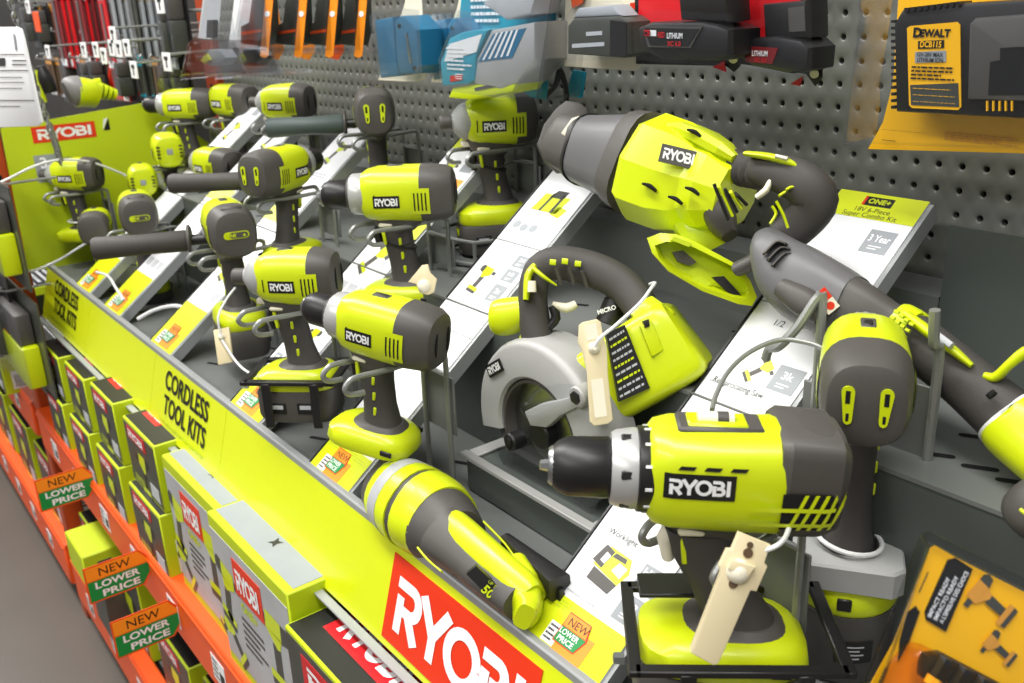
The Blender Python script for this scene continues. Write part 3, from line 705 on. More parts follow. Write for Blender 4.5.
def cradle(px, py, Y, label, zdeck, dx=.026, drop=.043, scale=1, plate=True, back=.07, front=.055):
    """a pair of zinc prongs on posts that carry a tool, with a sheet bracket behind"""
    p = onY(px, py, Y); zp = p.z-drop; t = Thing('cradle_hook', label, 'hook', (p.x, p.y+back, zdeck), group='wire cradles of the display')
    for sd in (-1, 1):
        x = p.x+sd*dx
        pts = [(x, p.y+back, zdeck), (x, p.y+back, (zdeck+zp)/2), (x, p.y+back, zp-.012), (x, p.y+back-.003, zp-.003), (x, p.y+back-.012, zp), (x, p.y, zp-.002), (x, p.y-front+.012, zp), (x, p.y-front, zp-.002), (x, p.y-front-.007, zp-.01), (x, p.y-front, zp-.018), (x, p.y-front+.016, zp-.020)]
        t.part('prong', MB().wire(pts, .0034, 4), 'wire')
    mb = MB(); mb.wire([(p.x-dx, p.y+back, zp-.03), (p.x+dx, p.y+back, zp-.03)], .003, 2); t.part('cross_bar', mb, 'wire')
    if plate:
        mb = MB(); hgt = min(.075, (zp-.03-zdeck)*.7); mb.box((p.x, p.y+back+.006, zp-.035-hgt/2), (dx*2+.012, .003, hgt), .001); t.part('bracket_plate', mb, 'fixture')
    return t
def bracket_frame(p, hx, hy, z0, z1, head, label):
    """black steel strap frame locked round a battery"""
    t = Thing('battery_bracket', label, 'bracket', (0, 0, z0), Matrix.Translation(p) @ Matrix.Rotation(math.radians(head), 4, 'Z'), 'black battery brackets')
    for sd in (1, -1):
        mb = MB(); mb.box((0, sd*hy, z1), (hx*2, .010, .006), .001); t.part('side_strap', mb, 'black')
        for xo in (-.6, .5):
            mb = MB(); mb.box((xo*hx, sd*(hy+.004), (z0+z1)/2), (.012, .0035, z1-z0), .0008); t.part('upright_strap', mb, 'black')
    for sx in (-1, 1):
        mb = MB(); mb.box((sx*hx, 0, z1), (.010, hy*2+.01, .006), .001); t.part('end_strap', mb, 'black')
    mb = MB(); mb.lathe(V3((hx+.006, hy*.4, z1-.014)), V3((1, 0, 0)), [(0, .005), (.008, .005), (.009, .003)], 6); t.part('lock_bolt', mb, 'steel')
    return t
T = power_tool
TOOLS = [
 ('large lime drill with black chuck, bubble level and beige tag, nearest the camera', 709, 471, -.475, 229, 'premium', dict(rear=None, n=3.0, tilt=-.05), DECK, .036, .05, 1, True, .07, .026),
 ('lime drill with grey rear cap and lime foot without battery, above the worklight', 378, 325, -.475, 208, 'drill', dict(battery=False, tilt=-.14, scale=.95), DECK),
 ('lime impact driver with a battery in a black bracket, front row', 286, 276, -.48, 226, 'impact', dict(scale=.95), DECK),
 ('lime drill with silver collar and cream lock on its grip, in the middle row', 394, 193, -.285, 230, 'drill', dict(scale=1.02, tie=True), TREAD),
 ('lime impact driver hanging below the teal charger pack', 488, 120, -.085, 243, 'impact', dict(tie=True), TREAD),
 ('dark hammer drill seen from behind with lime slots and a green-grey side handle', 374, 109, -.12, 151, 'drill', dict(rear='lime_slots', side_bar=.135, battery=False, split=.0, bar_mat='bar'), TREAD),
 ('lime impact driver with blunt dark rear high on the left of the pegboard', 281, 102, -.09, 214, 'impact', dict(battery=False), TREAD),
 ('lime tool with tall dark rear cap, second from left in the back row', 229, 100, -.078, 196, 'drill', dict(battery=False), TREAD),
 ('small lime drill with black chuck at the upper left, against the end panel', 182, 104, -.16, 226, 'drill', dict(rear=None, battery=False, scale=.95), TREAD),
 ('lime drill seen from behind with lime slots in dark cap, pointing right', 283, 168, -.32, 118, 'drill', dict(rear='lime_slots', battery=False, scale=.95, side_bar=.17, bar_dx=-.45), TREAD),
 ('lime hammer drill with a long dark side handle and badge on its dark rear', 226, 224, -.42, 168, 'drill', dict(rear='badge', side_bar=.14, scale=1.05, bar_dx=.22), DECK),
 ('lime drill seen straight from behind with an oval lime badge, in the front row', 137, 210, -.395, 166, 'drill', dict(rear='badge', scale=1.08), DECK),
 ('lime impact driver with lime rear and small grey label, before the end panel', 166, 148, -.245, 168, 'impact', dict(rear='lime', battery=False, cap_mat='lime'), TREAD),
 ('lime drill behind the long dark bar, chuck pointing left', 213, 164, -.20, 190, 'drill', dict(battery=False), None),
 ('lime impact driver with white cable, farthest left in front of the end panel', 70, 174, -.43, 226, 'impact', dict(battery=False, ring=True), DECK),
 ('small lime tool head with grey band half hidden before the end panel', 142, 178, -.31, 165, 'impact', dict(rear='lime', battery=False, cap_mat='lime', scale=.92), None),
 ('lime and grey tool with dark curved grip beside the strip end', 97, 224, -.42, 158, 'impact', dict(rear=None, battery=False), None),
 ('lime tool seen from behind with two lime slots, right of the nearest drill', 864, 366, -.29, 124, 'drill', dict(rear='lime_slots', battery=False, foot=False, drop=.03, scale=1.02), None)]
CR = ['large drill nearest the camera', 'drill above the worklight', 'front row impact driver with bracketed battery', 'middle row drill with the silver collar', 'impact driver below the teal charger pack', 'dark hammer drill with green-grey side handle', 'blunt dark impact driver high on the left', 'second tool from left in the back row', 'small drill at the upper left', 'drill pointing right seen from behind', 'hammer drill with long dark side handle', 'front row drill with the oval badge', 'lime-backed impact driver before the end panel', '', 'farthest impact driver with the white cable', '', '', '']
TT = []
for k, a in enumerate(TOOLS):
    kw = dict(a[6]); TT.append(power_tool(a[0], a[1], a[2], a[3], a[4], a[5], **kw))
    if a[7] is not None: cradle(a[1], a[2], a[3], 'wire cradle under the '+CR[k], a[7], *a[8:])

# ================================================================== ODD TOOLS (axis points from the photograph, distances from deck and rail)
def cam_ref(p): return (C-p).normalized()
def sweep(mb, pts, n=2.3, N=22, sub=3):
    """pts: (px, py, distance, half size across, half size in depth), sizes in photo pixels at that distance"""
    if sub > 1 and len(pts) > 2:
        out = []
        for i in range(len(pts)-1):
            a, b, c, d = pts[max(i-1, 0)], pts[i], pts[i+1], pts[min(i+2, len(pts)-1)]
            for k in range(sub):
                t_ = k/sub
                out.append(tuple(.5*(2*q+(r-p)*t_+(2*p-5*q+4*r-w2)*t_*t_+(3*q-p-3*r+w2)*t_**3) for p, q, r, w2 in zip(a, b, c, d)))
        pts = out+[pts[-1]]
    P = [dep(a[0], a[1], a[2]) for a in pts]; R = [(a[3]*a[2]/FPX, a[4]*a[2]/FPX) for a in pts]
    return mb.path(P, R, cam_ref, n, N)
def pp(pts, D): return [dep(x, y, D) for x, y in pts]
def slab(mb, pts, D, thick, bev=0): return mb.prism(pp(pts, D), fw*thick, bev)
def frD(px, py, D, ang=0):
    """frame facing the camera at a place, turned by ang"""
    u = RGT*math.cos(ang)-UP*math.sin(ang); w_ = UP*math.cos(ang)+RGT*math.sin(ang); return Fr(dep(px, py, D), u, w_)
# --- reciprocating saw
t = Thing('reciprocating_saw', 'lime and grey reciprocating saw with long grey nose lying across the top', 'saw', dep(700, 290, 1.0))
slab(mb := MB(), [(566, 100), (579, 102), (588, 108), (587, 126), (575, 152), (567, 171), (557, 172), (545, 161), (537, 144), (544, 124), (556, 108)], 1.22, .016, .003); t.part('shoe_plate', mb, 'dark')
t.part('boot', sweep(MB(), [(562, 139, 1.235, 24, 26), (570, 143, 1.225, 29, 30), (590, 151, 1.195, 31, 31)], 3), 'dark')
slab(mb := MB(), [(572, 118), (585, 114), (580, 128), (570, 140), (561, 133)], 1.176, .004, .001); t.part('nose_label', mb, 'cream')
t.part('gear_nose', sweep(MB(), [(588, 150, 1.2, 32, 31), (594, 152, 1.19, 35, 34), (615, 157, 1.16, 40, 38), (640, 163, 1.12, 46, 43), (646, 166, 1.11, 47, 44)], 3.2, 22, 1), 'slate')
t.part('tie_band', sweep(MB(), [(590, 151, 1.198, 35.5, 34), (593, 152, 1.193, 36.5, 35)], 3), 'black')
t.part('nose_ring', sweep(MB(), [(638, 163, 1.122, 48, 44), (645, 166, 1.11, 51, 47), (655, 170, 1.095, 53, 49), (657, 171, 1.09, 52, 48)], 3.6, 22, 1), 'dark')
for k in range(3):
    t.part('nose_ridge', sweep(MB(), [(622+k*1.5, 205-k*9, 1.075, 1.2, 3), (638+k*1.5, 202-k*9, 1.055, 1.2, 3)]), 'black')
hs = t.part('housing', sweep(MB(), [(655, 170, 1.09, 53, 50), (660, 172, 1.083, 57, 53), (686, 181, 1.05, 57, 53), (704, 187, 1.03, 51, 48), (712, 190, 1.02, 44, 42)], 2.5, 10, 1), 'lime', smooth=18)
t.part('motor_cover', sweep(MB(), [(700, 184, 1.035, 48, 44), (722, 191, 1.0, 43, 40), (736, 196, .985, 32, 30)], 2.5, 10, 1), 'lime', hs, smooth=18)
t.part('housing_crest', sweep(MB(), [(672, 128, 1.04, 5, 12), (686, 131, 1.025, 8, 18), (708, 142, 1.0, 10, 22), (728, 154, .98, 9, 20), (738, 161, .97, 5, 12)], 2.6, 10, 1), 'lime', hs, smooth=18)
for k, q in enumerate(((695, 132, .985), (650, 186, 1.012), (693, 190, .968), (676, 199, .99))):
    t.part('vent_slit', sweep(MB(), [(q[0]-6, q[1]-2, q[2]+.005, 1.4, 4), (q[0], q[1], q[2], 2.2, 4), (q[0]+6, q[1]+5, q[2]-.002, 1.6, 4)]), 'hole', hs)
for k in range(5):
    t.part('vent_louvre', sweep(MB(), [(714+k*5.5, 184+k*2.5, .945-.004*k, 1.8, 6), (728+k*4.5, 220-k*4, .95-.004*k, 1.8, 6)]), 'hole' if k % 2 == 0 else 'lime', hs)
t.part('rear_guard', sweep(MB(), [(714, 200, 1.0, 18, 26), (722, 222, .995, 15, 24), (730, 236, .99, 8, 16)], 3), 'dark')
fl = frD(678, 157, .990, .24)
mb = MB(); rect(mb, fl, -.0195, -.0095, .0195, .0095, 0, .003); pl_ = t.part('name_plate', mb, 'dark')
mb = MB(); put_wordmark(mb, fl, -.0165, -.0058, .033, .0036, height=.0116); t.part('lettering', mb, 'white', pl_)
rb = []
for k in range(9): rb.append((734+k*3.6, 166+k*.9, .985-.004*k, (19 if k % 2 else 15.5)-k*.2, 18 if k % 2 else 15))
t.part('bellows', sweep(MB(), rb, 2.3, 22, 1), 'grip')
hd = t.part('handle', sweep(MB(), [(758, 170, .955, 14, 16), (768, 171, .945, 17, 18), (788, 176, .93, 20, 19), (806, 186, .92, 22, 20), (815, 200, .92, 23, 20), (806, 217, .93, 21, 19), (790, 233, .94, 19, 18), (774, 246, .95, 17, 17), (764, 256, .955, 12, 14)]), 'grip')
t.part('handle_stripe', sweep(MB(), [(749, 154, .945, 3, 12), (770, 157, .93, 4, 13), (790, 163, .92, 4, 13), (799, 168, .915, 2.5, 8)]), 'lime', hd)
t.part('stripe_label', sweep(MB(), [(776, 156, .915, 2, 5), (788, 159, .91, 2, 5)]), 'cream', hd)
t.part('trigger', sweep(MB(), [(770, 181, .93, 2.5, 6), (766, 190, .93, 3.5, 7), (757, 197, .935, 3, 6)]), 'cream')
for q in ([(786, 190), (792, 187), (800, 188)], [(779, 196), (785, 192)], [(776, 201), (783, 214), (788, 228)], [(772, 206), (776, 214), (770, 224)]):
    t.part('grip_accent', sweep(MB(), [(x, y, .91, 1.6, 3) for x, y in q], 2, 10), 'lime', hd)
t.part('strut', sweep(MB(), [(768, 252, .955, 9, 11), (752, 262, .965, 8, 14), (740, 268, .975, 8, 16)]), 'dark')
t.part('stem', sweep(MB(), [(682, 204, 1.05, 26, 26), (693, 222, 1.035, 21, 22), (703, 240, 1.03, 22, 20), (708, 250, 1.03, 24, 18)], 3, 12), 'lime', smooth=25)
fo = [(647, 238), (660, 233), (676, 234), (694, 241), (738, 265), (750, 280), (757, 297), (752, 306), (738, 304), (702, 291), (668, 271), (652, 253)]
cx_, cy_ = 702, 268; inn = [(cx_+(x-cx_)*.86, cy_+(y-cy_)*.78+1) for x, y in fo]; inb = [(cx_+(x-cx_)*.82+2, cy_+(y-cy_)*.7-2) for x, y in fo]
mb = MB(); mb.rings([pp(fo, 1.03), pp(fo, .985), pp(fo, .978), pp(inn, .976), pp(inb, .998)]); ft = t.part('battery_foot', mb, 'lime', smooth=30)
slab(mb := MB(), [(712, 277), (724, 276), (744, 298), (734, 298)], .985, .004); t.part('contact_slot', mb, 'black', ft)
slab(mb := MB(), [(672, 252), (683, 250), (697, 262), (690, 266), (678, 262)], .99, .004, .001); t.part('terminal_block', mb, 'dark', ft)
slab(mb := MB(), [(690, 278), (700, 276), (712, 284), (706, 287), (696, 284)], .988, .004); t.part('latch_catch', mb, 'lime_paint', ft)
slab(mb := MB(), [(671, 240), (674, 236.5), (692, 243), (689, 247)], .972, .003); t.part('size_label', mb, 'lime_paint', ft)
# --- multi tool lying to the right
t = Thing('multi_tool', 'long grey multi tool with lime collar and textured grip lying over the right-hand step', 'tool', onZ(1000, 470, TREAD))
hd = t.part('head', sweep(MB(), [(766, 240, .94, 12, 16), (771, 250, .93, 22, 22), (785, 269, .92, 32, 30), (808, 288, .90, 37, 33), (832, 300, .885, 36, 33), (852, 307, .87, 31, 30)], 2.6), 'slate')
t.part('neck', sweep(MB(), [(846, 304, .875, 30, 29), (862, 311, .865, 27, 27), (884, 322, .855, 23, 24), (894, 327, .85, 22, 23)], 3), 'dark')
t.part('head_flank', sweep(MB(), [(782, 288, .885, 10, 12), (804, 302, .868, 15, 14), (822, 314, .86, 12, 12)], 2.4), 'dark', hd)
for k in range(3): t.part('head_rib', sweep(MB(), [(764+k*4, 254+k*6, .90-.003*k, 1.5, 6), (776+k*4, 242+k*6, .90-.003*k, 1.5, 6), (786+k*4, 244+k*5, .895, 1.2, 6)], 2, 10), 'dark', hd)
fl = frD(826, 301, .852, .9)
mb = MB(); rect(mb, fl, -.011, -.0065, .0, .0065, 0, .002); pl_ = t.part('warning_label', mb, 'red', hd); mb = MB(); rect(mb, fl, .0, -.0065, .011, .0065, 0, .002); t.part('warning_label', mb, 'cream', hd)
mb = MB(); pol(mb, fl, [(-.009, -.004), (-.002, -.004), (-.0055, .004)], .0021, .0003); t.part('label_symbol', mb, 'print_black', hd)
mb = MB(); mb.poly([fl.p(.0055+.0038*math.cos(k*PI/6), .0038*math.sin(k*PI/6), .0024) for k in range(12)]); t.part('label_symbol', mb, 'red', hd)
t.part('collar', sweep(MB(), [(890, 324, .853, 24, 25), (896, 328, .85, 27, 27), (910, 337, .842, 28, 28), (914, 340, .838, 25, 25)], 2.6), 'lime')
for k in range(4):
    for j in range(3):
        q = (889+k*5+j*4, 318+k*4.2-j*6+6); t.part('collar_knob', sweep(MB(), [(q[0]-2, q[1]-1, .818-.004*k, 2.0, 5), (q[0]+2, q[1]+1, .816-.004*k, 2.0, 5)], 2.4, 8), 'lime')
gr = t.part('grip', sweep(MB(), [(908, 336, .842, 25, 26), (916, 342, .836, 27, 27), (950, 368, .81, 27, 27), (985, 398, .787, 29, 28), (1010, 420, .772, 31, 30)]), 'grip')
t.part('grip_stripe', sweep(MB(), [(908, 316, .822, 5, 12), (930, 333, .805, 6, 13), (955, 352, .787, 5, 12), (972, 366, .778, 3, 8)]), 'lime', gr)
t.part('stripe_label', sweep(MB(), [(936, 334, .785, 3.5, 5), (952, 346, .775, 3.5, 5)], 4), 'grey_text', gr)
t.part('grip_bolt', sweep(MB(), [(990, 393, .755, 5, 5), (993, 396, .753, 5, 5)]), 'hole', gr)
t.part('white_ring', sweep(MB(), [(1007, 417, .774, 33, 31), (1010, 420, .772, 34, 32), (1013, 422, .77, 33, 31)]), 'cable')
t.part('battery', sweep(MB(), [(1011, 421, .771, 32, 30), (1018, 427, .766, 36, 34), (1062, 462, .735, 38, 36), (1076, 474, .725, 32, 30)], 3), 'lime')
t.part('strap', sweep(MB(), [(986, 376, .775, 4, 7), (996, 377, .768, 5, 8), (1010, 364, .757, 5, 8), (1026, 352, .748, 6, 8), (1048, 346, .735, 6, 8)]), 'lime')
t = Thing('dark_tool', 'dark rounded tool end with lime mark cut by the right picture edge', 'tool', onZ(1030, 540, TREAD))
b_ = t.part('body', sweep(MB(), [(1016, 498, .68, 12, 14), (1022, 502, .675, 26, 24), (1045, 512, .66, 34, 32), (1075, 522, .65, 32, 30)]), 'dark'); t.part('lime_mark', sweep(MB(), [(1021, 510, .642, 2, 4), (1032, 518, .635, 3, 4)]), 'lime', b_)
# --- circular saw on its pedestal
PZ = -.352; GY = -.365
mb = MB(); mb.box((.315, -.30, (DECK+PZ)/2), (.30, .15, PZ-DECK), .003); solo('saw_pedestal', mb, 'fixture_dark', 'dark green-grey steel pedestal under the circular saw', 'pedestal')
t = Thing('circular_saw', 'lime circular saw with cast grey blade guard, grey loop handle and beige tag', 'saw', (.31, -.31, PZ))
mb = MB(); z_ = PZ+.002
mb.box((.30, -.378, z_+.001), (.27, .012, .006), .001); mb.box((.30, -.245, z_), (.27, .03, .004), .001); mb.box((.175, -.31, z_), (.02, .12, .004), .001); mb.box((.415, -.31, z_), (.04, .12, .004), .001); mb.box((.30, -.30, z_), (.25, .02, .004), .001)
sh = t.part('shoe', mb, 'cast')
mb = MB(); mb.wire([(.435, -.37, z_), (.45, -.37, z_+.004), (.458, -.37, z_+.016), (.45, -.34, z_+.02)], .004); t.part('shoe_lip', mb, 'steel', sh)
def circ3(a, b, c):
    ax, ay, bx, by, cx, cy = a.x, a.z, b.x, b.z, c.x, c.z; d = 2*(ax*(by-cy)+bx*(cy-ay)+cx*(ay-by))
    ux = ((ax*ax+ay*ay)*(by-cy)+(bx*bx+by*by)*(cy-ay)+(cx*cx+cy*cy)*(ay-by))/d; uz = ((ax*ax+ay*ay)*(cx-bx)+(bx*bx+by*by)*(ax-cx)+(cx*cx+cy*cy)*(bx-ax))/d
    return ux, uz, math.hypot(ax-ux, ay-uz)
gx, gz, gr_ = circ3(onY(479, 395, GY), onY(516, 340, GY), onY(588, 402, GY))
def xz(r, a, y): return V3((gx+r*math.cos(math.radians(a)), y, gz+r*math.sin(math.radians(a))))
def sector(mb, r1, r0_, a0, a1, y, d, n=26, bev=.003):
    o_ = [xz(r1, a0+(a1-a0)*k/n, y) for k in range(n+1)]+[xz(r0_, a1+(a0-a1)*k/n, y) for k in range(n+1)]
    # built as quads so that the ring stays clean
    R = []
    for k in range(n+1):
        a = a0+(a1-a0)*k/n
        R.append([xz(r0_, a, y+.001), xz(r0_+.003, a, y-.002), xz(r1-.008, a, y-.002), xz(r1-.003, a, y+.001), xz(r1, a, y+.007), xz(r1, a, y+d), xz(r0_, a, y+d)])
    return mb.rings(R)
gd = t.part('blade_guard', sector(MB(), gr_, gr_*.60, -14, 192, GY, .05), 'cast')
mb = MB(); mb.rings([[xz(gr_*.99, -14+206*k/24, GY+.03) for k in range(25)]+[xz(.0, 0, GY+.03)], [xz(gr_*.99, -14+206*k/24, GY+.034) for k in range(25)]+[xz(.0, 0, GY+.034)]]); t.part('guard_back', mb, 'dark', gd)
t.part('guard_rim', sector(MB(), gr_*.62, gr_*.55, 20, 200, GY+.004, .03), 'dark', gd)
mb = MB(); mb.lathe(V3((gx, GY+.018, gz)), V3((0, 1, 0)), [(0, gr_*.9), (.0018, gr_*.9)], 60, 1, .03); t.part('saw_blade', mb, 'steel')
mb = MB(); R = [[xz(gr_*.94, a, GY+.008), xz(gr_*.94, a, GY+.012), xz(gr_*.3, a, GY+.012), xz(gr_*.3, a, GY+.008)] for a in [-150+k*6.5 for k in range(25)]]; mb.rings(R); t.part('lower_guard', mb, 'clear_tint')
mb = MB(); mb.lathe(V3((gx, GY+.02, gz)), V3((0, -1, 0)), [(0, .017), (.016, .017), (.018, .015), (.018, .008)], 24); t.part('blade_washer', mb, 'black'); 
for q, r in (((513, 441), .011), ((580, 396), .012)):
    c_ = onY(q[0], q[1], GY-.004); mb = MB(); mb.lathe(c_, V3((0, -1, 0)), [(-.012, r), (.004, r), (.006, r*.85), (.006, r*.4)], 20); b_ = t.part('bolt_boss', mb, 'cast' if r > .0115 else 'black'); mb = MB(); mb.lathe(c_+V3((0, -.005, 0)), V3((0, -1, 0)), [(0, r*.6), (.003, r*.6), (.0035, r*.4)], 6); t.part('bolt_head', mb, 'black', b_)
P = [onY(x, y, GY-.012) for x, y in ((519, 408), (523, 398), (534, 390), (552, 386), (566, 387), (572, 394), (562, 402), (548, 407), (536, 416), (524, 417))]
mb = MB(); mb.prism(P, (0, .018, 0), .002); t.part('dust_shield', mb, 'clear'); 
P = [onY(x, y, GY-.006) for x, y in ((524, 412), (540, 404), (560, 400), (574, 396), (576, 408), (560, 416), (546, 428), (530, 426))]
mb = MB(); mb.prism(P, (0, .012, 0), .002); t.part('shield_bracket', mb, 'cast')
fl = Fr(onY(495, 368, GY-.0025), V3((.80, 0, .52)), V3((-.52, 0, .80)))
mb = MB(); rect(mb, fl, -.0165, -.0075, .0165, .0075, 0, .0012); pl_ = t.part('name_plate', mb, 'print_black', gd); mb = MB(); put_wordmark(mb, fl, -.0135, -.0045, .027, .0016, height=.009); t.part('lettering', mb, 'white', pl_)
D0 = depth(onY(585, 330, -.305))
def sw(l, n=2.3, N=22): return sweep(MB(), [(a[0], a[1], D0+a[2], a[3], a[4]) for a in l], n, N)
t.part('gear_case', sw([(584, 374, .035, 22, 20), (592, 384, .02, 30, 26), (606, 384, .0, 38, 36)], 3), 'lime')
bx_ = t.part('motor_housing', sw([(578, 402, 0, 26, 30), (592, 392, -.005, 38, 38), (610, 382, -.01, 40, 40), (664, 349, -.03, 43, 42), (684, 337, -.035, 40, 40), (690, 333, -.037, 34, 34)], 5.5, 32), 'lime', smooth=30)
t.part('top_lug', sw([(640, 328, -.03, 18, 24), (654, 316, -.03, 20, 24), (662, 306, -.03, 15, 20)], 5), 'lime', bx_)
q0 = D0-.03-.052
slab(mb := MB(), [(606, 334), (625, 325), (650, 388), (619, 402)], q0+.012, .02); pl_ = t.part('warning_label', mb, 'print_black', bx_)
for k in range(9):
    f = (k+.7)/9.6; a = (606+13*f+2, 334+68*f); b = (625+25*f-3, 325+63*f)
    mb = MB(); rnd = random.Random(k); u = 0
    while u < .95:
        e = min(1, u+rnd.uniform(.08, .25)); A = [(a[0]+(b[0]-a[0])*w2, a[1]+(b[1]-a[1])*w2) for w2 in (u, e)]
        mb.poly(pp([A[0], A[1], (A[1][0]+.6, A[1][1]+2.2), (A[0][0]+.6, A[0][1]+2.2)], q0+.0115)); u = e+.05
    t.part('label_print', mb, 'lime' if k in (1, 4, 6) else 'grey_text', pl_)
slab(mb := MB(), [(640, 326), (652, 321), (664, 350), (652, 357)], q0+.006, .02, .002); t.part('side_rib', mb, 'lime', bx_)
slab(mb := MB(), [(643, 321), (649, 319), (650, 326), (645, 328)], q0+.004, .01, .001); t.part('vent_slot', mb, 'black', bx_)
hd = t.part('handle', sw([(541, 352, .02, 17, 18), (536, 330, .02, 16, 17), (533, 305, .02, 15, 16), (534, 284, .02, 15, 16), (541, 269, .02, 16, 16), (556, 263, .015, 17, 16), (580, 266, .01, 18, 16), (606, 275, 0, 18, 16), (626, 288, -.01, 18, 16), (640, 306, -.02, 18, 17), (646, 322, -.025, 17, 17)]), 'grip')
t.part('handle_base', sw([(536, 334, .02, 17, 18), (540, 348, .028, 19, 17), (545, 360, .036, 20, 16)]), 'lime')
t.part('handle_stripe', sw([(526, 300, .0, 3, 12), (528, 276, .0, 4, 12), (535, 265, 0, 3, 8)]), 'lime', hd)
t.part('handle_stripe', sw([(533, 268, -.016, 2.5, 3), (544, 277, -.02, 2, 3), (556, 285, -.016, 1, 3)]), 'lime', hd)
for q in ((553, 262), (565, 261), (578, 263.5)): t.part('grip_accent', sw([(q[0]-3, q[1], -.013, 3, 3), (q[0]+3, q[1]+.6, -.014, 3, 3)], 4, 12), 'lime', hd)
for q in ((556, 272), (569, 272), (582, 275)): t.part('grip_groove', sw([(q[0], q[1]-4, -.014, 2, 2), (q[0]+5, q[1]+12, -.008, 2, 2)], 2, 8), 'dark', hd)
t.part('trigger', sw([(552, 304, .01, 3, 6), (566, 308, .01, 5, 7), (576, 304, .01, 4, 6)]), 'cream'); t.part('trigger_hook', sw([(552, 306, .012, 4, 8), (556, 318, .012, 5, 8), (548, 328, .015, 4, 8)]), 'black')
t.part('lock_button', sw([(532, 281, -.014, 4, 4), (532, 292, -.014, 4.5, 4)], 3), 'cream', hd)
t.part('front_knob', sw([(492, 318, .05, 8, 8), (496, 318, .048, 17, 16), (510, 316, .04, 19, 18), (524, 312, .03, 16, 16), (534, 312, .025, 17, 17)]), 'lime')
mb = MB(); mb.lathe(dep(612, 312, D0+.005), (UP+RGT*.4).normalized(), [(-.014, .014), (.012, .014), (.014, .012)], 20); hg = t.part('hang_disc', mb, 'print_black')
fl = frD(607, 312, D0-.011, -.3); mb = MB(); put_text(mb, fl, 'MICRO', -.010, 0, .005, .0, bold=.03); t.part('lettering', mb, 'white', hg)
def tag_thing(label, outline, D, knob, holes=()):
    t = Thing('security_tag', label, 'tag', dep(outline[len(outline)//2][0], outline[len(outline)//2][1], D), group='security tags on the tools')
    slab(mb := MB(), outline, D, .006, .0015); b = t.part('tag_body', mb, 'beige')
    mb = MB(); mb.lathe(dep(knob[0], knob[1], D+.001), -fw, [(0, knob[2]*1.15), (.003, knob[2]*1.1), (.006, knob[2]*.8), (.008, knob[2]*.4)], 18); t.part('lock_stud', mb, 'cream')
    for x, y, r in holes:
        mb = MB(); mb.lathe(dep(x, y, D-.0004), -fw, [(0, r), (.0006, r)], 14); t.part('hole', mb, 'brown', b)
    return t
tg = tag_thing('beige security tag hanging on the battery housing of the circular saw', [(579, 325), (583, 322), (597, 319), (601, 322), (604, 340), (607, 346), (608, 375), (613, 420), (608, 424), (594, 426), (590, 422), (587, 372), (582, 350), (578, 342)], D0-.09, (594, 348, .0055), ())
slab(mb := MB(), [(584, 326), (596, 323), (599, 338), (587, 341)], D0-.0905, .002); tg.part('tag_recess', mb, 'cream')
slab(mb := MB(), [(591, 380), (603, 378), (607, 416), (595, 418)], D0-.0905, .002); tg.part('tag_recess', mb, 'cream')
mb = MB(); mb.wire([dep(594, 348, D0-.095), dep(600, 338, D0-.098), dep(616, 325, D0-.096), dep(640, 303, D0-.085), dep(652, 287, D0-.07), dep(655, 283, D0-.055), dep(650, 284, D0-.03)], .0018); solo('lock_cable', mb, 'cable', 'white lock cable looping from the circular saw tag to its handle', 'cable')
tD = depth(TT[0].p)-.062
tg = tag_thing('beige security tag hanging diagonally on the grip of the nearest drill', [(739, 532), (771, 545), (765, 563), (768, 567), (757, 592), (751, 591), (719, 664), (714, 666), (692, 654), (691, 649), (721, 572), (719, 566), (727, 549), (732, 549)], tD, (738, 571, .0075), ((748, 553, .0034), (750, 545, .0022), (733, 584, .003)))
slab(mb := MB(), [(728, 569), (732, 560), (756, 567), (748, 578)], tD-.006, .007, .001); tg.part('lock_wedge', mb, 'beige')
mb = MB(); mb.wire([dep(764, 551, tD+.002), dep(778, 545, tD), dep(786, 536, tD+.02), dep(790, 520, tD+.05), dep(780, 512, tD+.07)], .0018); solo('lock_cable', mb, 'cable', 'short lock cable from the diagonal tag round the nearest drill grip', 'cable')
q = depth(TT[10].p)-.05
tag_thing('pale security tag hanging on the battery of the hammer drill with side handle', [(213, 330), (229, 327), (233, 362), (218, 365)], q, (222, 337, .005))
mb = MB(); mb.wire([dep(222, 337, q-.004), dep(218, 318, q-.01), dep(226, 300, q), dep(235, 288, q+.02)], .0018); mb.wire([dep(222, 340, q-.004), dep(240, 366, q-.02), dep(262, 378, q-.05), dep(290, 380, q-.07)], .002); solo('lock_cable', mb, 'cable', 'white lock cable looping beside the hammer drill battery', 'cable')
q = depth(TT[3].p)-.05
t = tag_thing('cream plastic lock hanging on the grip of the middle row drill', [(408, 282), (422, 265), (428, 264), (430, 272), (437, 279), (434, 292), (428, 295), (420, 293), (416, 284)], q, (424, 286, .008))
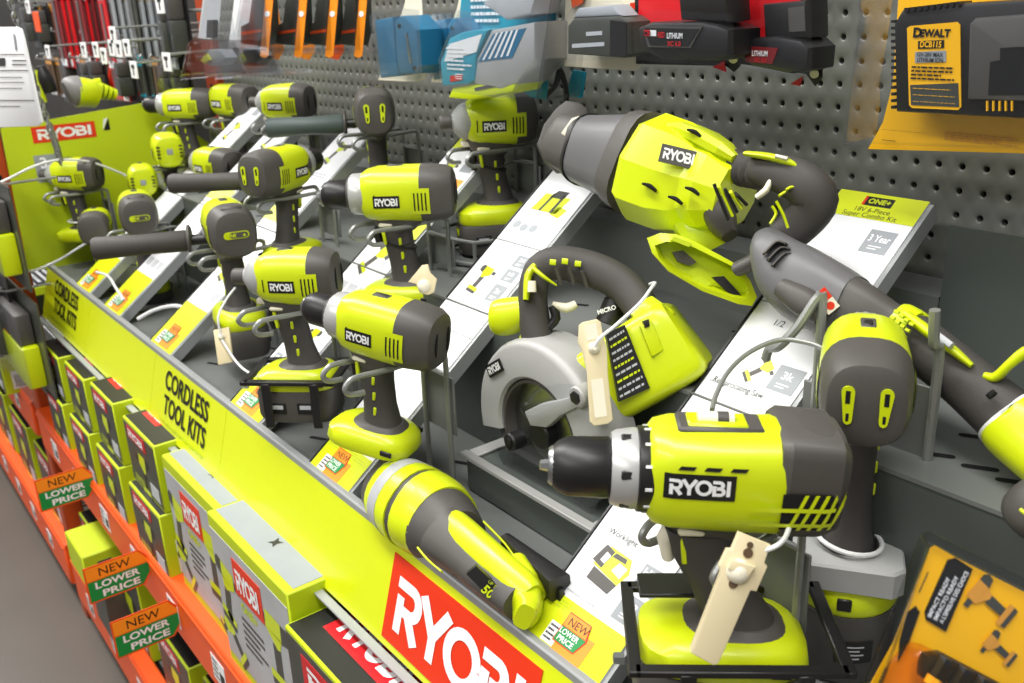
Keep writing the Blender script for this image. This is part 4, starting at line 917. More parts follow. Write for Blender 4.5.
# --- work light on the lower deck
t = Thing('work_light', 'lime and grey round-headed worklight lying on the lower deck by the strip', 'light', onZ(455, 560, DECK))
Dw = lambda x, y: depth(onZ(x, y, DECK+.042))
def swz(l, n=2.2, N=26): return sweep(MB(), [(a[0], a[1], Dw(a[0], a[1])+(a[4] if len(a) > 4 else 0), a[2], a[3]) for a in l], n, N)
t.part('lens_rim', swz([(382, 484, 22, 22), (386, 486, 29, 29), (396, 492, 34, 34)]), 'dark')
hd = t.part('head', swz([(394, 491, 34, 34), (400, 495, 38, 38), (414, 505, 42, 42), (421, 510, 43, 43)]), 'lime')
t.part('head_groove', swz([(420, 509, 41.5, 41.5), (426, 513, 41.5, 41.5)]), 'dark')
t.part('head_band', swz([(425, 512, 43, 43), (434, 518, 43, 43), (443, 525, 40, 40)]), 'lime')
pl_ = t.part('head_label', swz([(402.5, 496.8, 39.6, 39.6), (406, 499.3, 40.6, 40.6), (411, 502.8, 41.8, 41.8)]), 'photo', hd, 'printed grey label band')
t.part('neck', swz([(440, 524, 40, 39), (448, 530, 36, 35), (458, 540, 31, 30)]), 'dark')
t.part('body', swz([(450, 538, 30, 30), (470, 556, 25, 27), (500, 585, 22, 25), (522, 604, 19, 22)], 3), 'dark')
gr = t.part('top_handle', swz([(446, 519, 12, 14, -.024), (458, 530, 17, 20, -.026), (490, 558, 17, 20, -.026), (510, 576, 17, 20, -.022), (526, 590, 17, 20, -.016), (533, 598, 14, 16, -.012)], 2.8), 'lime')
t.part('end_block', swz([(514, 574, 20, 22, -.006), (524, 590, 19, 22, -.004), (527, 608, 15, 20, 0), (524, 617, 9, 15, 0)], 3.5), 'lime')
fl = frD(432, 500, Dw(432, 510)-.045); mb = MB(); mb.lathe(fl.o, -fw, [(0, .007), (.003, .007), (.004, .005)], 18); t.part('pivot_screw', mb, 'dark', hd)
slab(mb := MB(), [(466, 574), (476, 566), (506, 594), (498, 606)], Dw(485, 585)-.030, .010); pl_ = t.part('side_label', mb, 'print_black')
fl = frD(480, 585, Dw(485, 585)-.0306, .75); mb = MB(); put_text(mb, fl, '50', .004, -.004, .009, .0004, bold=.03); put_text(mb, fl, 'UP TO', .0035, .007, .003, .0004); t.part('lettering', mb, 'lime', pl_)
t.part('clip_wire', MB().wire([dep(538, 568, .985), dep(541, 580, .98), dep(540, 595, .975), dep(534, 606, .98)], .003), 'cable')
for k in range(2): t.part('seam_accent', swz([((418, 548), (484, 522))[k]+(1.2, 2, -.028), ((428, 560), (506, 545))[k]+(1.2, 2, -.026), ((442, 572), (520, 566))[k]+(1, 2, -.024)]), 'lime')
# black strap by the work light
a, b = onZ(505, 538, DECK+.055), onZ(560, 588, DECK+.055)
t = Thing('steel_strap', 'black steel strap between the worklight and the saw pedestal', 'bracket', (a.x, a.y, DECK))
mb = MB(); mb.path([a, b], (.005, .012), V3((0, 1, 0)), 8, 12); t.part('bar', mb, 'black')
for q in (a, b): mb = MB(); mb.path([q, V3((q.x, q.y, DECK))], (.003, .008), V3((0, 1, 0)), 8, 12); t.part('leg', mb, 'black')

# ------------------------------------------------------------------ holder under the tool right of the nearest drill
q = TT[17].mx @ V3((-.012, 0, -.163)); HD = math.radians(124)
mx = Matrix.Translation(q) @ Matrix.Rotation(HD, 4, 'Z')
t = Thing('tool_holder', 'grey steel holder ring clamped round the grip right of the nearest drill', 'bracket', (0, 0, -.02), mx)
mb = MB(); R = []
for k in range(29):
    a = 2*PI*k/28; ca, sa = math.cos(a), math.sin(a); e = 1/max(abs(ca)/.046, abs(sa)/.046)
    R.append([V3((ca*e, sa*e, -.018)), V3((ca*e, sa*e, .004)), V3((ca*e*.96, sa*e*.96, .006)), V3((ca*.026, sa*.026, .006)), V3((ca*.026, sa*.026, -.018))])
mb.rings(R, cap=False); t.part('holder_plate', mb, 'light_grey')
mb = MB(); mb.box((.045, -.052, .018), (.022, .014, .055), .003); t.part('clamp_arm', mb, 'light_grey'); mb = MB(); mb.lathe(V3((.045, -.060, .03)), V3((0, -1, 0)), [(0, .008), (.008, .008), (.009, .006)], 6); t.part('clamp_bolt', mb, 'dark')
mb = MB(); mb.box((.03, .052, .01), (.012, .014, .05), .003); t.part('clamp_arm', mb, 'light_grey')
t.part('ring_cable', MB().path([V3((.028*math.cos(a)-.004, .028*math.sin(a), .012+.004*math.sin(a))) for a in [2*PI*k/28 for k in range(29)]], .0022, V3((0, 0, 1)), N=8), 'cable')
t = Thing('battery_stand', 'round dark battery with lime upper rim standing below the grey holder ring', 'battery', (0, 0, DECK-q.z+.002), mx)
hb = DECK-q.z+.002
t.part('lime_rim', MB().lathe(V3((0, 0, -.044)), V3((0, 0, 1)), [(0, .044), (.004, .046), (.018, .045), (.0255, .040)], 32), 'lime')
t.part('rim_notch', MB().box((-.0455, 0, -.031), (.003, .012, .012), .001), 'black')
b_ = t.part('battery_body', MB().lathe(V3((0, 0, hb)), V3((0, 0, 1)), [(0, .040), (.004, .043), (-.05-hb, .0455), (-.0445-hb, .0455)], 32), 'dark')
mb = MB(); R = [[V3((.0458*math.cos(a), .0458*math.sin(a), z)) for z in (-.09, -.068)] for a in [PI-.1+.09*k for k in range(9)]]; mb.rings(R, cap=False, close=False); lb = t.part('rating_label', mb, 'print_black', b_)
for k in range(4):
    mb = MB(); R = [[V3((.0461*math.cos(a), .0461*math.sin(a), z)) for z in (-.074-k*.004, -.0725-k*.004)] for a in [PI-.04+.08*j for j in range(7-k % 2)]]; mb.rings(R, cap=False, close=False); t.part('label_print', mb, 'grey_text', b_)
# upright bracket plates with arms beside that tool
for (px, py, dy, w_, lab) in ((905, 420, -.24, .055, 'grey steel bracket plate with hooked arm right of the tool seen from behind'), (815, 420, -.25, .03, 'narrow grey bracket plate with hooked arm left of the tool seen from behind')):
    p = onY(px, py, dy)
    t = Thing('upright_bracket', lab, 'bracket', (p.x, p.y, TREAD if p.y > RISE_Y else DECK))
    zb = TREAD if p.y > RISE_Y else DECK
    mb = MB(); mb.box((p.x, p.y, p.z), (w_, .003, .075), .001); t.part('plate', mb, 'fixture')
    mb = MB(); mb.wire([(p.x+w_*.3, p.y+.003, zb), (p.x+w_*.3, p.y+.003, p.z)], .004, 3); t.part('leg', mb, 'wire')
    top = onY(px+30 if w_ > .04 else px-15, 310 if w_ > .04 else 300, dy-.02)
    mb = MB(); mb.wire([(top.x, p.y-.002, p.z-.03), (top.x, p.y-.004, top.z-.045), (top.x, p.y-.015, top.z-.03), (top.x, p.y-.02, top.z)] if w_ > .04 else [(top.x+.012, p.y-.002, p.z-.03), (top.x+.012, p.y-.003, top.z-.01), (top.x+.008, p.y-.006, top.z), (top.x, p.y-.02, top.z-.025), (top.x-.012, p.y-.03, top.z-.045), (top.x-.022, p.y-.03, top.z-.05), (top.x-.026, p.y-.03, top.z-.062)], .0045); t.part('hooked_arm', mb, 'wire')
# bracketed batteries
p = TT[2].p; bracket_frame(p, .062*.96, .043*.96, -.205*.96, -.152*.96+.012, 226, 'black strap bracket round the battery of the front row impact driver')
p = TT[0].p; bracket_frame(TT[0].mx @ V3((-.021, 0, 0)), .078, .053, -.205, -.137, 229, 'black strap bracket round the battery of the nearest drill')
mb = MB(); p = TT[0].p; mxa = Matrix.Translation(p) @ Matrix.Rotation(math.radians(229), 4, 'Z'); mb.box((.0, 0, 0), (.045, .03, .004), .001); mb.v = [mxa @ (v+V3((.028, -.012, -.108))) for v in mb.v]
solo('guard_plate', mb, 'black', 'thin black steel plate over the battery of the nearest drill', 'bracket')
# wire basket round the middle row battery
p = TT[4].p; t = Thing('wire_basket', 'grey wire basket round the battery of the driver below the teal pack', 'basket', (p.x, p.y-.01, TREAD))
for z in (-.17, -.205): t.part('hoop', MB().wire([(p.x+a, p.y-.01+b, p.z+z) for a, b in ((-.06, -.07), (.06, -.07), (.06, .05), (-.06, .05), (-.06, -.07))], .003, 3), 'wire')
for a, b in ((-.06, -.07), (.06, -.07), (.06, .05), (-.06, .05)): t.part('post', MB().wire([(p.x+a, p.y-.01+b, TREAD), (p.x+a, p.y-.01+b, p.z-.17)], .003, 2), 'wire')
# thick cable that runs from the end panel past the farthest driver
mb = MB(); mb.wire([onX(-20, 192, -1.30), onX(10, 178, -1.28), onX(35, 166, -1.28), onX(60, 160, -1.30), onX(90, 162, -1.32), onX(118, 172, -1.33), onX(126, 176, -1.33)], .0028); solo('lock_cable', mb, 'cable', 'white lock cable arching over the farthest impact driver', 'cable')
mb = MB(); mb.wire([onX(-15, 266, -1.33), onX(25, 272, -1.33), onX(55, 262, -1.32), onX(80, 247, -1.31), onX(95, 238, -1.31)], .0028); solo('lock_cable', mb, 'cable', 'white lock cable drooping across the foot of the end panel', 'cable')
mb = MB(); p0 = TT[11].p; mb.wire([dep(96, 272, 1.86), dep(108, 276, 1.86), dep(116, 288, 1.84), dep(124, 300, 1.82)], .0028); mb.wire([dep(138, 319, 1.80), dep(155, 310, 1.79), dep(175, 306, 1.76), dep(195, 311, 1.72)], .004); solo('lock_cable', mb, 'cable', 'white lock cable and loop beside the battery of the badge drill', 'cable')
mb = MB(); mb.wire([dep(712, 410, .76), dep(716, 395, .78), dep(728, 372, .80), dep(750, 352, .82), dep(780, 340, .83), dep(812, 344, .82), dep(835, 356, .8)], .0022); solo('lock_cable', mb, 'wire', 'thin grey cable arching over the reciprocating saw card', 'cable')

# ================================================================== PACKS ON THE PEGBOARD
def hook(t, x, z, y, r=.0028):
    mb = MB(); mb.wire([(x, -.001, z), (x, y*.5, z+.002), (x, y+.008, z+.004), (x, y, z+.014)], r, 4); t.part('peg_hook', mb, 'wire')
class Pack:
    def __init__(s, label, Y, ref, name='blister_pack', cat='pack', group='blister packs on the pegboard'):
        s.Y = Y; p = onY(ref[0], ref[1], Y); s.fr = Fr((0, Y, 0), (1, 0, 0), (0, 0, 1)); s.t = Thing(name, label, cat, p, group=group); s.k = 0
    def P(s, pts, off=0): return [onY(x, y, s.Y-off) for x, y in pts]
    def add(s, name, pts, m_, off=0, thick=.002, bev=0, parent=None, label=None):
        mb = MB(); mb.prism(s.P(pts, off), (0, thick, 0), bev); return s.t.part(name, mb, m_, parent, label)
    def text(s, t_, x, y, h, m_, off, width=None, bold=.02, parent=None, slope=0, center=False):
        fr = Fr((0, s.Y-off, 0), (1, 0, 0), (0, 0, 1)); u, v = fr.px(x, y); mb = MB(); put_text(mb, fr, t_, u, v, h, .0003, width=width, bold=bold, center=center, ang=slope); return s.t.part('lettering', mb, m_, parent)
    def lines(s, x0, y0, x1, y1, rows, m_, off, seed=1, parent=None):
        fr = Fr((0, s.Y-off, 0), (1, 0, 0), (0, 0, 1)); a = fr.px(x0, y0); b = fr.px(x1, y1); mb = MB(); text_lines(mb, fr, a[0], b[1], b[0], a[1], rows, .0003, seed=seed); s.t.part('small_print', mb, m_, parent)
# yellow charger pack at the upper right
p = Pack('clear blister pack with a black charger on a yellow card at the upper right', -.10, (930, 150))
p.add('backing_card', [(868, 149), (883, 122), (893, 82), (902, -60), (1080, -60), (1080, 155)], 'yellow', 0, .001)
b_ = p.add('charger', [(895, 112), (893, 24), (901, 10), (960, 3), (1080, -4), (1080, 122)], 'black', .045, .044, .004)
for k in range(14): p.add('charger_rib', [(891, 20+k*6.6), (895, 20+k*6.6), (895, 23+k*6.6), (891, 23+k*6.6)], 'black', .04, .03, 0, b_)
for k in range(9): p.add('charger_rib', [(904+k*6.5, 8-k*.8), (908+k*6.5, 7.6-k*.8), (908+k*6.5, 12-k*.8), (904+k*6.5, 12.5-k*.8)], 'black', .047, .02, 0, b_)
l_ = p.add('rating_label', [(907, 28), (910, 26), (957, 22), (960, 25), (961, 107), (958, 110), (912, 108), (909, 105)], 'yellow', .0465, .001, 0, b_)
p.text('D', 913, 37.5, .0085, 'print_black', .047, bold=.05, parent=b_); p.text('EWALT', 920, 37.2, .0068, 'print_black', .047, bold=.05, width=.0275, parent=b_)
p.add('label_field', [(918, 41), (944, 40), (944, 48), (918, 49)], 'print_black', .0470, .0004, 0, b_); p.text('DCB115', 920, 47.3, .0052, 'yellow', .0475, bold=.03, width=.0195, parent=b_)
p.add('label_field', [(915, 52), (946, 50.5), (946, 62), (915, 63)], 'grey_print', .0470, .0004, 0, b_); p.text('12V-20V MAX', 917, 56.3, .0035, 'print_black', .0475, width=.024, parent=b_); p.text('LITHIUM ION', 917, 61.8, .0035, 'print_black', .0475, width=.024, parent=b_)
p.lines(912, 65, 954, 82, 4, 'print_black', .047, 3, b_)
p.add('label_field', [(910, 85), (958, 83), (959, 107), (911, 105)], 'photo_dark', .0470, .0004, 0, b_)
for k in range(3): p.lines(913, 87.5+k*6.6, 955, 91+k*6.6, 1, 'yellow', .0476, 30+k, b_)
p.add('battery_bay', [(966, 100), (968, 24), (974, 18), (1080, 10), (1080, 104)], 'dark', .052, .02, .004, b_)
p.add('bay_recess', [(988, 95), (990, 62), (1000, 60), (1000, 48), (1014, 47), (1080, 45), (1080, 95)], 'hole', .0525, .002, 0, b_)
for k in range(5): p.add('contact_pin', [(986+k*6.2, 111), (986+k*6.2, 101), (987.4+k*6.2, 101), (987.4+k*6.2, 111)], 'yellow', .054, .002, 0, b_)
p.lines(882, 129, 932, 134, 1, 'print_black', .002, 5); p.lines(882, 139, 896, 142, 1, 'print_black', .002, 6); p.lines(945, 131, 1020, 147, 4, 'amber', .002, 7)
for f in (((843, 146), (867, -60), (872, -60), (848, 146)), ((843, 146), (848, 141), (1080, 150), (1080, 156))): p.add('blister_rim', list(f), 'clear', .004, .006)
p.add('blister', [(846, 143), (868, -60), (1080, -60), (1080, 152)], 'clear', .056, .0012)
p.add('blister_side', [(846, 143), (868, -60), (871, -60), (849, 143)], 'clear', .056, .05)
hook(p.t, onY(980, -70, -.1).x, onY(980, -70, -.1).z, -.12)
# black battery pack with red card
p = Pack('blister pack with a black battery and red card, middle of the top edge', -.11, (720, 75))
p.add('backing_card', [(636, 64), (634, -50), (744, -56), (740, 66), (734, 72), (726, 66)], 'print_black', 0, .001)
p.add('red_panel', [(638, 25), (640, -50), (700, -50), (696, 28)], 'crimson', .002, .0012)
b_ = p.add('battery', [(637, 28), (650, 22), (700, 22), (716, 25), (728, 30), (727, 56), (718, 61), (660, 59), (640, 50)], 'black', .06, .055, .005)
p.add('battery_face', [(642, 26), (702, 27), (690, 48), (648, 47)], 'dark', .0615, .002, 0, b_); p.add('battery_field', [(644, 28), (699, 29), (688, 46), (650, 45)], 'print_black', .0622, .0008, 0, b_)
p.add('logo_field', [(644, 30), (650, 30), (650, 36), (644, 36)], 'crimson', .0626, .0004, 0, b_); p.add('logo_field', [(650, 30), (656, 30.2), (656, 36.2), (650, 36)], 'white', .0626, .0004, 0, b_)
p.text('M12', 644.5, 35.3, .0046, 'print_black', .063, width=.010, parent=b_)
p.text('RED', 658, 37.5, .0058, 'crimson', .063, width=.010, parent=b_); p.text('LITHIUM', 667, 38.5, .0058, 'white', .063, width=.0225, parent=b_); p.text('XC 6.0', 667, 46, .005, 'crimson', .063, width=.02, parent=b_)
p.add('battery_rail', [(676, -20), (724, -24), (727, 22), (680, 20)], 'black', .055, .04, .004)
p.add('blister', [(634, 60), (632, 18), (660, 10), (732, 14), (734, 60), (720, 66)], 'clear', .066, .001)
p.add('corner_flag', [(712, 67), (724, 61), (726, 72)], 'crimson', .003, .001)
p.text('3', 731, 48, .008, 'white', .003); p.add('round_mark', [(733+4.5*math.cos(k*PI/6), 59+4.5*math.sin(k*PI/6)) for k in range(12)], 'cream', .003, .001)
hook(p.t, onY(670, -55, -.11).x, onY(670, -55, -.11).z, -.13)
p = Pack('second black battery pack with red card, hanging right of the first', -.075, (780, 80))
p.add('backing_card', [(728, 62), (735, -40), (826, -60), (822, 78), (815, 86), (806, 74)], 'print_black', 0, .001)
p.add('red_panel', [(742, 40), (746, -40), (800, -50), (800, 10), (770, 38)], 'crimson', .002, .0012)
b_ = p.add('battery', [(742, 44), (748, 38), (776, 36), (800, 40), (808, 48), (806, 70), (790, 74), (750, 66), (741, 60)], 'black', .055, .05, .005)
p.add('battery_field', [(744, 46), (778, 48), (772, 64), (746, 62)], 'darkred', .0562, .0012, 0, b_); p.text('LITHIUM', 752, 56, .0055, 'white', .0568, width=.02, parent=b_); p.text('XC 5.0', 754, 62, .0045, 'crimson', .0568, width=.016, parent=b_)
p.add('battery_rail', [(762, 4), (805, 0), (806, 38), (764, 40)], 'black', .05, .04, .004)
for k in range(2): p.add('rail_frame', [(788+k, 8), (804, 6), (805, 30+k), (789, 32)], 'dark', .0512+.001*k, .001)
p.add('blister', [(738, 66), (738, 34), (762, -10), (810, -12), (812, 76), (790, 80)], 'clear', .062, .001)
p.text('3', 811, 67, .008, 'white', .003); p.add('round_mark', [(814+4.5*math.cos(k*PI/6), 74+4.5*math.sin(k*PI/6)) for k in range(12)], 'cream', .003, .001)
p.add('corner_flag', [(790, 84), (803, 76), (800, 86)], 'crimson', .003, .001)
hook(p.t, onY(780, -50, -.075).x, onY(780, -50, -.075).z, -.1)
# small battery in white card
p = Pack('white card blister pack holding a small black battery, left of the red card packs', -.10, (600, 68))
p.add('backing_card', [(564, 66), (566, -30), (650, -36), (641, 66), (636, 71)], 'cream', 0, .001)
b_ = p.add('battery', [(567, 54), (567, 26), (573, 18), (618, 16), (627, 22), (627, 54), (622, 58)], 'photo_dark', .05, .046, .004)
p.add('battery_top', [(572, 18), (578, 8), (612, 5), (622, 16)], 'grey_print', .046, .03, .003, b_); p.add('battery_side', [(610, 20), (626, 22), (626, 55), (610, 56)], 'black', .0508, .001, 0, b_)
p.add('battery_print', [(572, 44), (604, 42), (604, 46), (572, 48)], 'grey_text', .0506, .0006, 0, b_); p.add('battery_print', [(586, 32), (602, 31), (602, 35), (586, 36)], 'grey_text', .0506, .0006, 0, b_)
p.add('blister', [(564, 62), (564, 20), (574, 4), (620, 0), (631, 12), (631, 58)], 'clear', .055, .001); p.add('orange_flag', [(568, -20), (590, -24), (582, 4), (572, 8)], 'orange', .004, .001); p.add('red_mark', [(630, 3), (640, 2), (640, 9), (630, 9)], 'red', .003, .001)
hook(p.t, onY(605, -34, -.1).x, onY(605, -34, -.1).z, -.12)
# teal charger pack
p = Pack('teal blister pack with a white and lime charger, above the upper impact driver', -.09, (500, 98))
p.add('backing_card', [(458, 34), (464, -30), (562, -40), (546, 100), (530, 97)], 'teal', 0, .001)
b_ = p.add('teal_cover', [(442, 86), (440, 62), (449, 38), (462, 32), (480, 29), (488, 30), (476, 54), (474, 80), (468, 84)], 'teal', .07, .03, .003)
p.add('cover_band', [(444, 62), (449, 44), (482, 34), (476, 52)], 'white', .0706, .001, 0, b_); p.lines(446, 46, 472, 72, 6, 'white', .0712, 9, b_)
p.add('warning_mark', [(450, 76), (462, 74), (462, 80), (450, 82)], 'crimson', .0708, .001, 0, b_); p.lines(455, 73, 463, 80, 3, 'white', .0716, 10, b_)
b_ = p.add('charger', [(472, 84), (476, 58), (490, 30), (534, 22), (534, 60), (516, 84), (500, 90)], 'silver', .068, .06, .006)
p.add('charger_window', [(478, 62), (493, 34), (526, 28), (512, 58)], 'blue', .0686, .002, 0, b_)
for k in range(5): p.add('window_bar', [(482+k*6, 60-k), (496+k*5, 33-k*.8), (498+k*5, 33-k*.8), (484+k*6, 60-k)], 'white', .0692, .0008, 0, b_)
p.add('charger_foot', [(448, 98), (452, 88), (500, 80), (516, 84), (512, 92), (470, 100)], 'lime', .066, .05, .003); p.add('foot_slot', [(474, 88), (500, 82), (500, 86), (475, 91)], 'dark', .0668, .002)
p.add('white_corner', [(482, 4), (496, -14), (540, -20), (530, 14), (505, 20)], 'grey_text', .06, .05, .004)
p.lines(470, -10, 500, 24, 5, 'white', .002, 12)
p.add('blister', [(440, 90), (438, 60), (450, 30), (478, -30), (556, -40), (540, 96), (500, 98)], 'clear', .074, .001); p.add('clear_edge', [(536, 98), (556, -40), (561, -40), (543, 100)], 'clear_tint', .07, .066)
hook(p.t, onY(520, -42, -.09).x, onY(520, -42, -.09).z, -.11)
mb = MB(); mb.wire([onY(546, 96, -.06), onY(556, 84, -.07), onY(560, 70, -.07), onY(566, 90, -.06), onY(566, 110, -.04)], .004); solo('charger_cord', mb, 'black', 'dark cord hanging behind the teal charger pack', 'cord')
mb = MB(); mb.prism([onY(x, y, -.03) for x, y in ((566, 96), (572, 70), (584, 72), (580, 98))], (0, .006, 0), .001); solo('teal_card', mb, 'teal', 'narrow edge of a teal card behind the teal charger pack', 'card')
# blue adaptors
for k, (dx, Y, lab) in enumerate(((0, -.12, 'clear blister pack with a blue adaptor, left of the teal charger pack'), (53, -.07, 'second blue adaptor blister pack, half hidden behind the first'))):
    p = Pack(lab, Y, (405+dx, 80))
    X = lambda l: [(x+dx*(1 if k == 0 else 1), y+k*2) for x, y in l]
    p.add('backing_card', X([(378, 80), (404, 6), (412, -30), (420, -30), (426, 78), (418, 82)]), 'cream', 0, .001)
    b_ = p.add('adaptor', X([(394, 22), (399, 16), (404, 16), (416, 30), (418, 66), (414, 74), (400, 74), (396, 60)]), 'blue', .05, .048, .004)
    p.add('adaptor_rear', X([(374, 20), (392, 17), (396, 60), (398, 76), (380, 78)]), 'blue', .046, .03, .004, b_)
    p.add('belt_clip', X([(405, 33), (406.5, 33), (411.5, 63), (409, 63)]), 'steel', .052, .002, 0, b_)
    for q in ((399, 26), (414, 68)): p.add('screw_hole', X([(q[0]+1.8*math.cos(j*PI/5), q[1]+2.2*math.sin(j*PI/5)) for j in range(10)]), 'hole', .0506, .001, 0, b_)
    p.add('blister', X([(369, 16), (372, 12), (400, 8), (418, 10), (422, 78), (414, 80), (378, 78), (374, 74)]), 'clear', .056, .001)
    p.add('blister_side', X([(369, 16), (371, 14), (378, 76), (375, 74)]), 'clear', .056, .05)
    hook(p.t, onY(414+dx, -28, Y).x, onY(414+dx, -28, Y).z, Y-.02)
# orange cards with small drills
for k, (x0, Y, col, lab) in enumerate(((228, -.20, 'white', 'white card pack with a small dark drill battery, farthest left of the orange cards'), (262, -.16, 'orange_card', 'orange card pack with a dark driver, second in the row at the upper left'), (293, -.13, 'orange_card', 'orange card pack hanging third in the row at the upper left'), (322, -.10, 'orange', 'orange card pack beside the clear blue adaptor pack, last in its row'))):
    p = Pack(lab, Y, (x0+15, 55))
    p.add('backing_card', [(x0, 50), (x0+8, -14), (x0+34, -20), (x0+28, 52), (x0+20, 54)] if k == 0 else [(x0+8, 58), (x0+2, -14), (x0+12, -16), (x0+22, 50), (x0+16, 60)], col, 0, .001)
    b_ = p.add('battery', [(x0+12, 44), (x0+12, 26), (x0+20, 22), (x0+24, -8), (x0+32, -10), (x0+34, 30), (x0+30, 46)], 'photo_dark', .035, .034, .004)
    p.add('orange_band', [(x0+13, 32), (x0+33, 29), (x0+33, 32), (x0+13, 35)], 'orange', .0356, .001, 0, b_)
    p.add('orange_card', [(x0+32, 56), (x0+38, -12), (x0+46, -14), (x0+40, 56), (x0+36, 58)], 'orange_card', .04, .001); p.add('round_mark', [(x0+39+2.6*math.cos(j*PI/5), 14+3*math.sin(j*PI/5)) for j in range(10)], 'white', .0406, .0006)
    p.add('blister', [(x0+6, 52), (x0+12, 16), (x0+18, -12), (x0+36, -14), (x0+38, 50)], 'clear', .042, .001); p.add('blister_lip', [(x0+2, 54), (x0+4, 48), (x0+38, 50), (x0+38, 55)], 'clear', .042, .04)
    hook(p.t, onY(x0+22, -18, Y).x, onY(x0+22, -18, Y).z, Y-.02)
# large clear shells at the left
for k, (x0, Y, lab) in enumerate(((180, -.26, 'large clear plastic shell pack with grey insert, by the orange upright'), (215, -.185, 'smoky clear shell pack with a dark lamp inside, right of the orange upright'))):
    p = Pack(lab, Y, (x0+30, 78))
    p.add('card_insert', [(x0+18, 38), (x0+24, -10), (x0+42, -12), (x0+38, 40)], 'grey_text', 0, .001); p.add('dark_insert', [(x0+26, 38), (x0+27, 20), (x0+33, 20), (x0+33, 38)], 'black', .01, .009)
    p.add('tray', [(x0+6, 70), (x0+10, 46), (x0+20, 40), (x0+52, 40), (x0+62, 72), (x0+30, 74)], 'clear_tint', .05, .003); p.add('lamp', [(x0+24, 58), (x0+28, 50), (x0+40, 50), (x0+46, 58), (x0+40, 66), (x0+28, 66)], 'black' if k else 'grey_print', .03, .025, .004)
    p.add('lime_part', [(x0+20, 60), (x0+26, 54), (x0+30, 60), (x0+24, 64)], 'lime', .034, .006, .001)
    p.add('shell', [(x0, 78), (x0+8, 44), (x0+20, 30), (x0+26, -12), (x0+48, -14), (x0+56, 44), (x0+68, 74)], 'clear', .06, .001); p.add('shell_lip', [(x0, 80), (x0+2, 74), (x0+68, 70), (x0+70, 75)], 'clear', .06, .055)
    hook(p.t, onY(x0+34, -10, Y).x, onY(x0+34, -10, Y).z, Y-.02)
# yellow bit-set pack at the lower right
Db = .56
t = Thing('bit_set_pack', 'clear blister pack with a yellow bit-set card leaning at the lower right', 'pack', dep(960, 760, Db))
def ps(name, pts, m_, off=0, thick=.001, bev=0, parent=None, label=None):
    slab(mb := MB(), pts, Db-off, thick, bev); return t.part(name, mb, m_, parent, label)
ps('backing_card', [(931, 548), (936, 546), (955, 557), (1060, 610), (1060, 800), (870, 720), (862, 700), (893, 644)], 'yellow')
b_ = ps('black_field', [(948, 560), (956, 558), (973, 569), (946, 632), (926, 620), (925, 612)], 'print_black', .0012)
fl = frD(936, 628, Db-.0026, -1.1)
for k, (tx, o_) in enumerate((('IMPACT READY', .0035), ('IMPACTO READY', -.0005), ("A L'EPREUVE DES CHOCS", -.0045))):
    mb = MB(); put_text(mb, fl, tx, .004, o_+.002, .0026, .0002, width=(.026, .029, .034)[k], bold=.02); t.part('lettering', mb, 'white', b_)
for (cx, cy, sc) in ((985, 596, 26), (995, 645, 18)):
    mb = MB(); fl = frD(cx, cy, Db-.0016, .35); drill_picture(mb, fl, 0, 0, sc*Db/FPX*1.6, 0, mats=(0, 1), flip=1, ang=1.2); t.part('printed_picture', mb, ['amber', 'photo_dark'], label='print of an impact driver')
ps('hang_hole', [(900, 640), (908, 612), (916, 606), (920, 612), (910, 640), (898, 662)], 'hole', .0014, .0006)
ps('bit_case', [(902, 676), (922, 652), (936, 655), (1060, 720), (1060, 800), (880, 740)], 'clear_amber', .026, .024, .004)
ps('bit_holder', [(926, 668), (930, 658), (946, 656), (1060, 716), (1060, 750), (925, 680)], 'black', .02, .014, .003)
for k in range(5):
    x, y = 936+k*19, 676+k*10; mb = MB(); mb.lathe(dep(x, y, Db-.022), (-UP*.85-RGT*.5).normalized(), [(-.012, .0038), (.012, .0038), (.014, .0028), (.03, .0028), (.031, .002)], 6); t.part('driver_bit', mb, 'black'); mb = MB(); mb.lathe(dep(x, y, Db-.022), (-UP*.85-RGT*.5).normalized(), [(.001, .0043), (.006, .0043)], 12); t.part('bit_band', mb, 'yellow')
fl = frD(922, 590, Db-.0016, -1.15); mb = MB(); text_lines(mb, fl, -.002, 0, .012, .002, 1, .0); t.part('small_print', mb, 'brown')
fl = frD(878, 692, Db-.0016, -1.15); mb = MB(); text_lines(mb, fl, -.004, 0, .016, .003, 1, .0); t.part('small_print', mb, 'brown')
for f in ([(925, 536), (934, 533), (1060, 596), (1060, 606), (936, 546), (930, 548)], [(925, 536), (932, 548), (872, 720), (858, 712)]): ps('blister_rim', f, 'clear_tint', .006, .008, .002)
ps('blister', [(928, 540), (936, 537), (1060, 600), (1060, 800), (868, 716)], 'clear', .03, .0008)

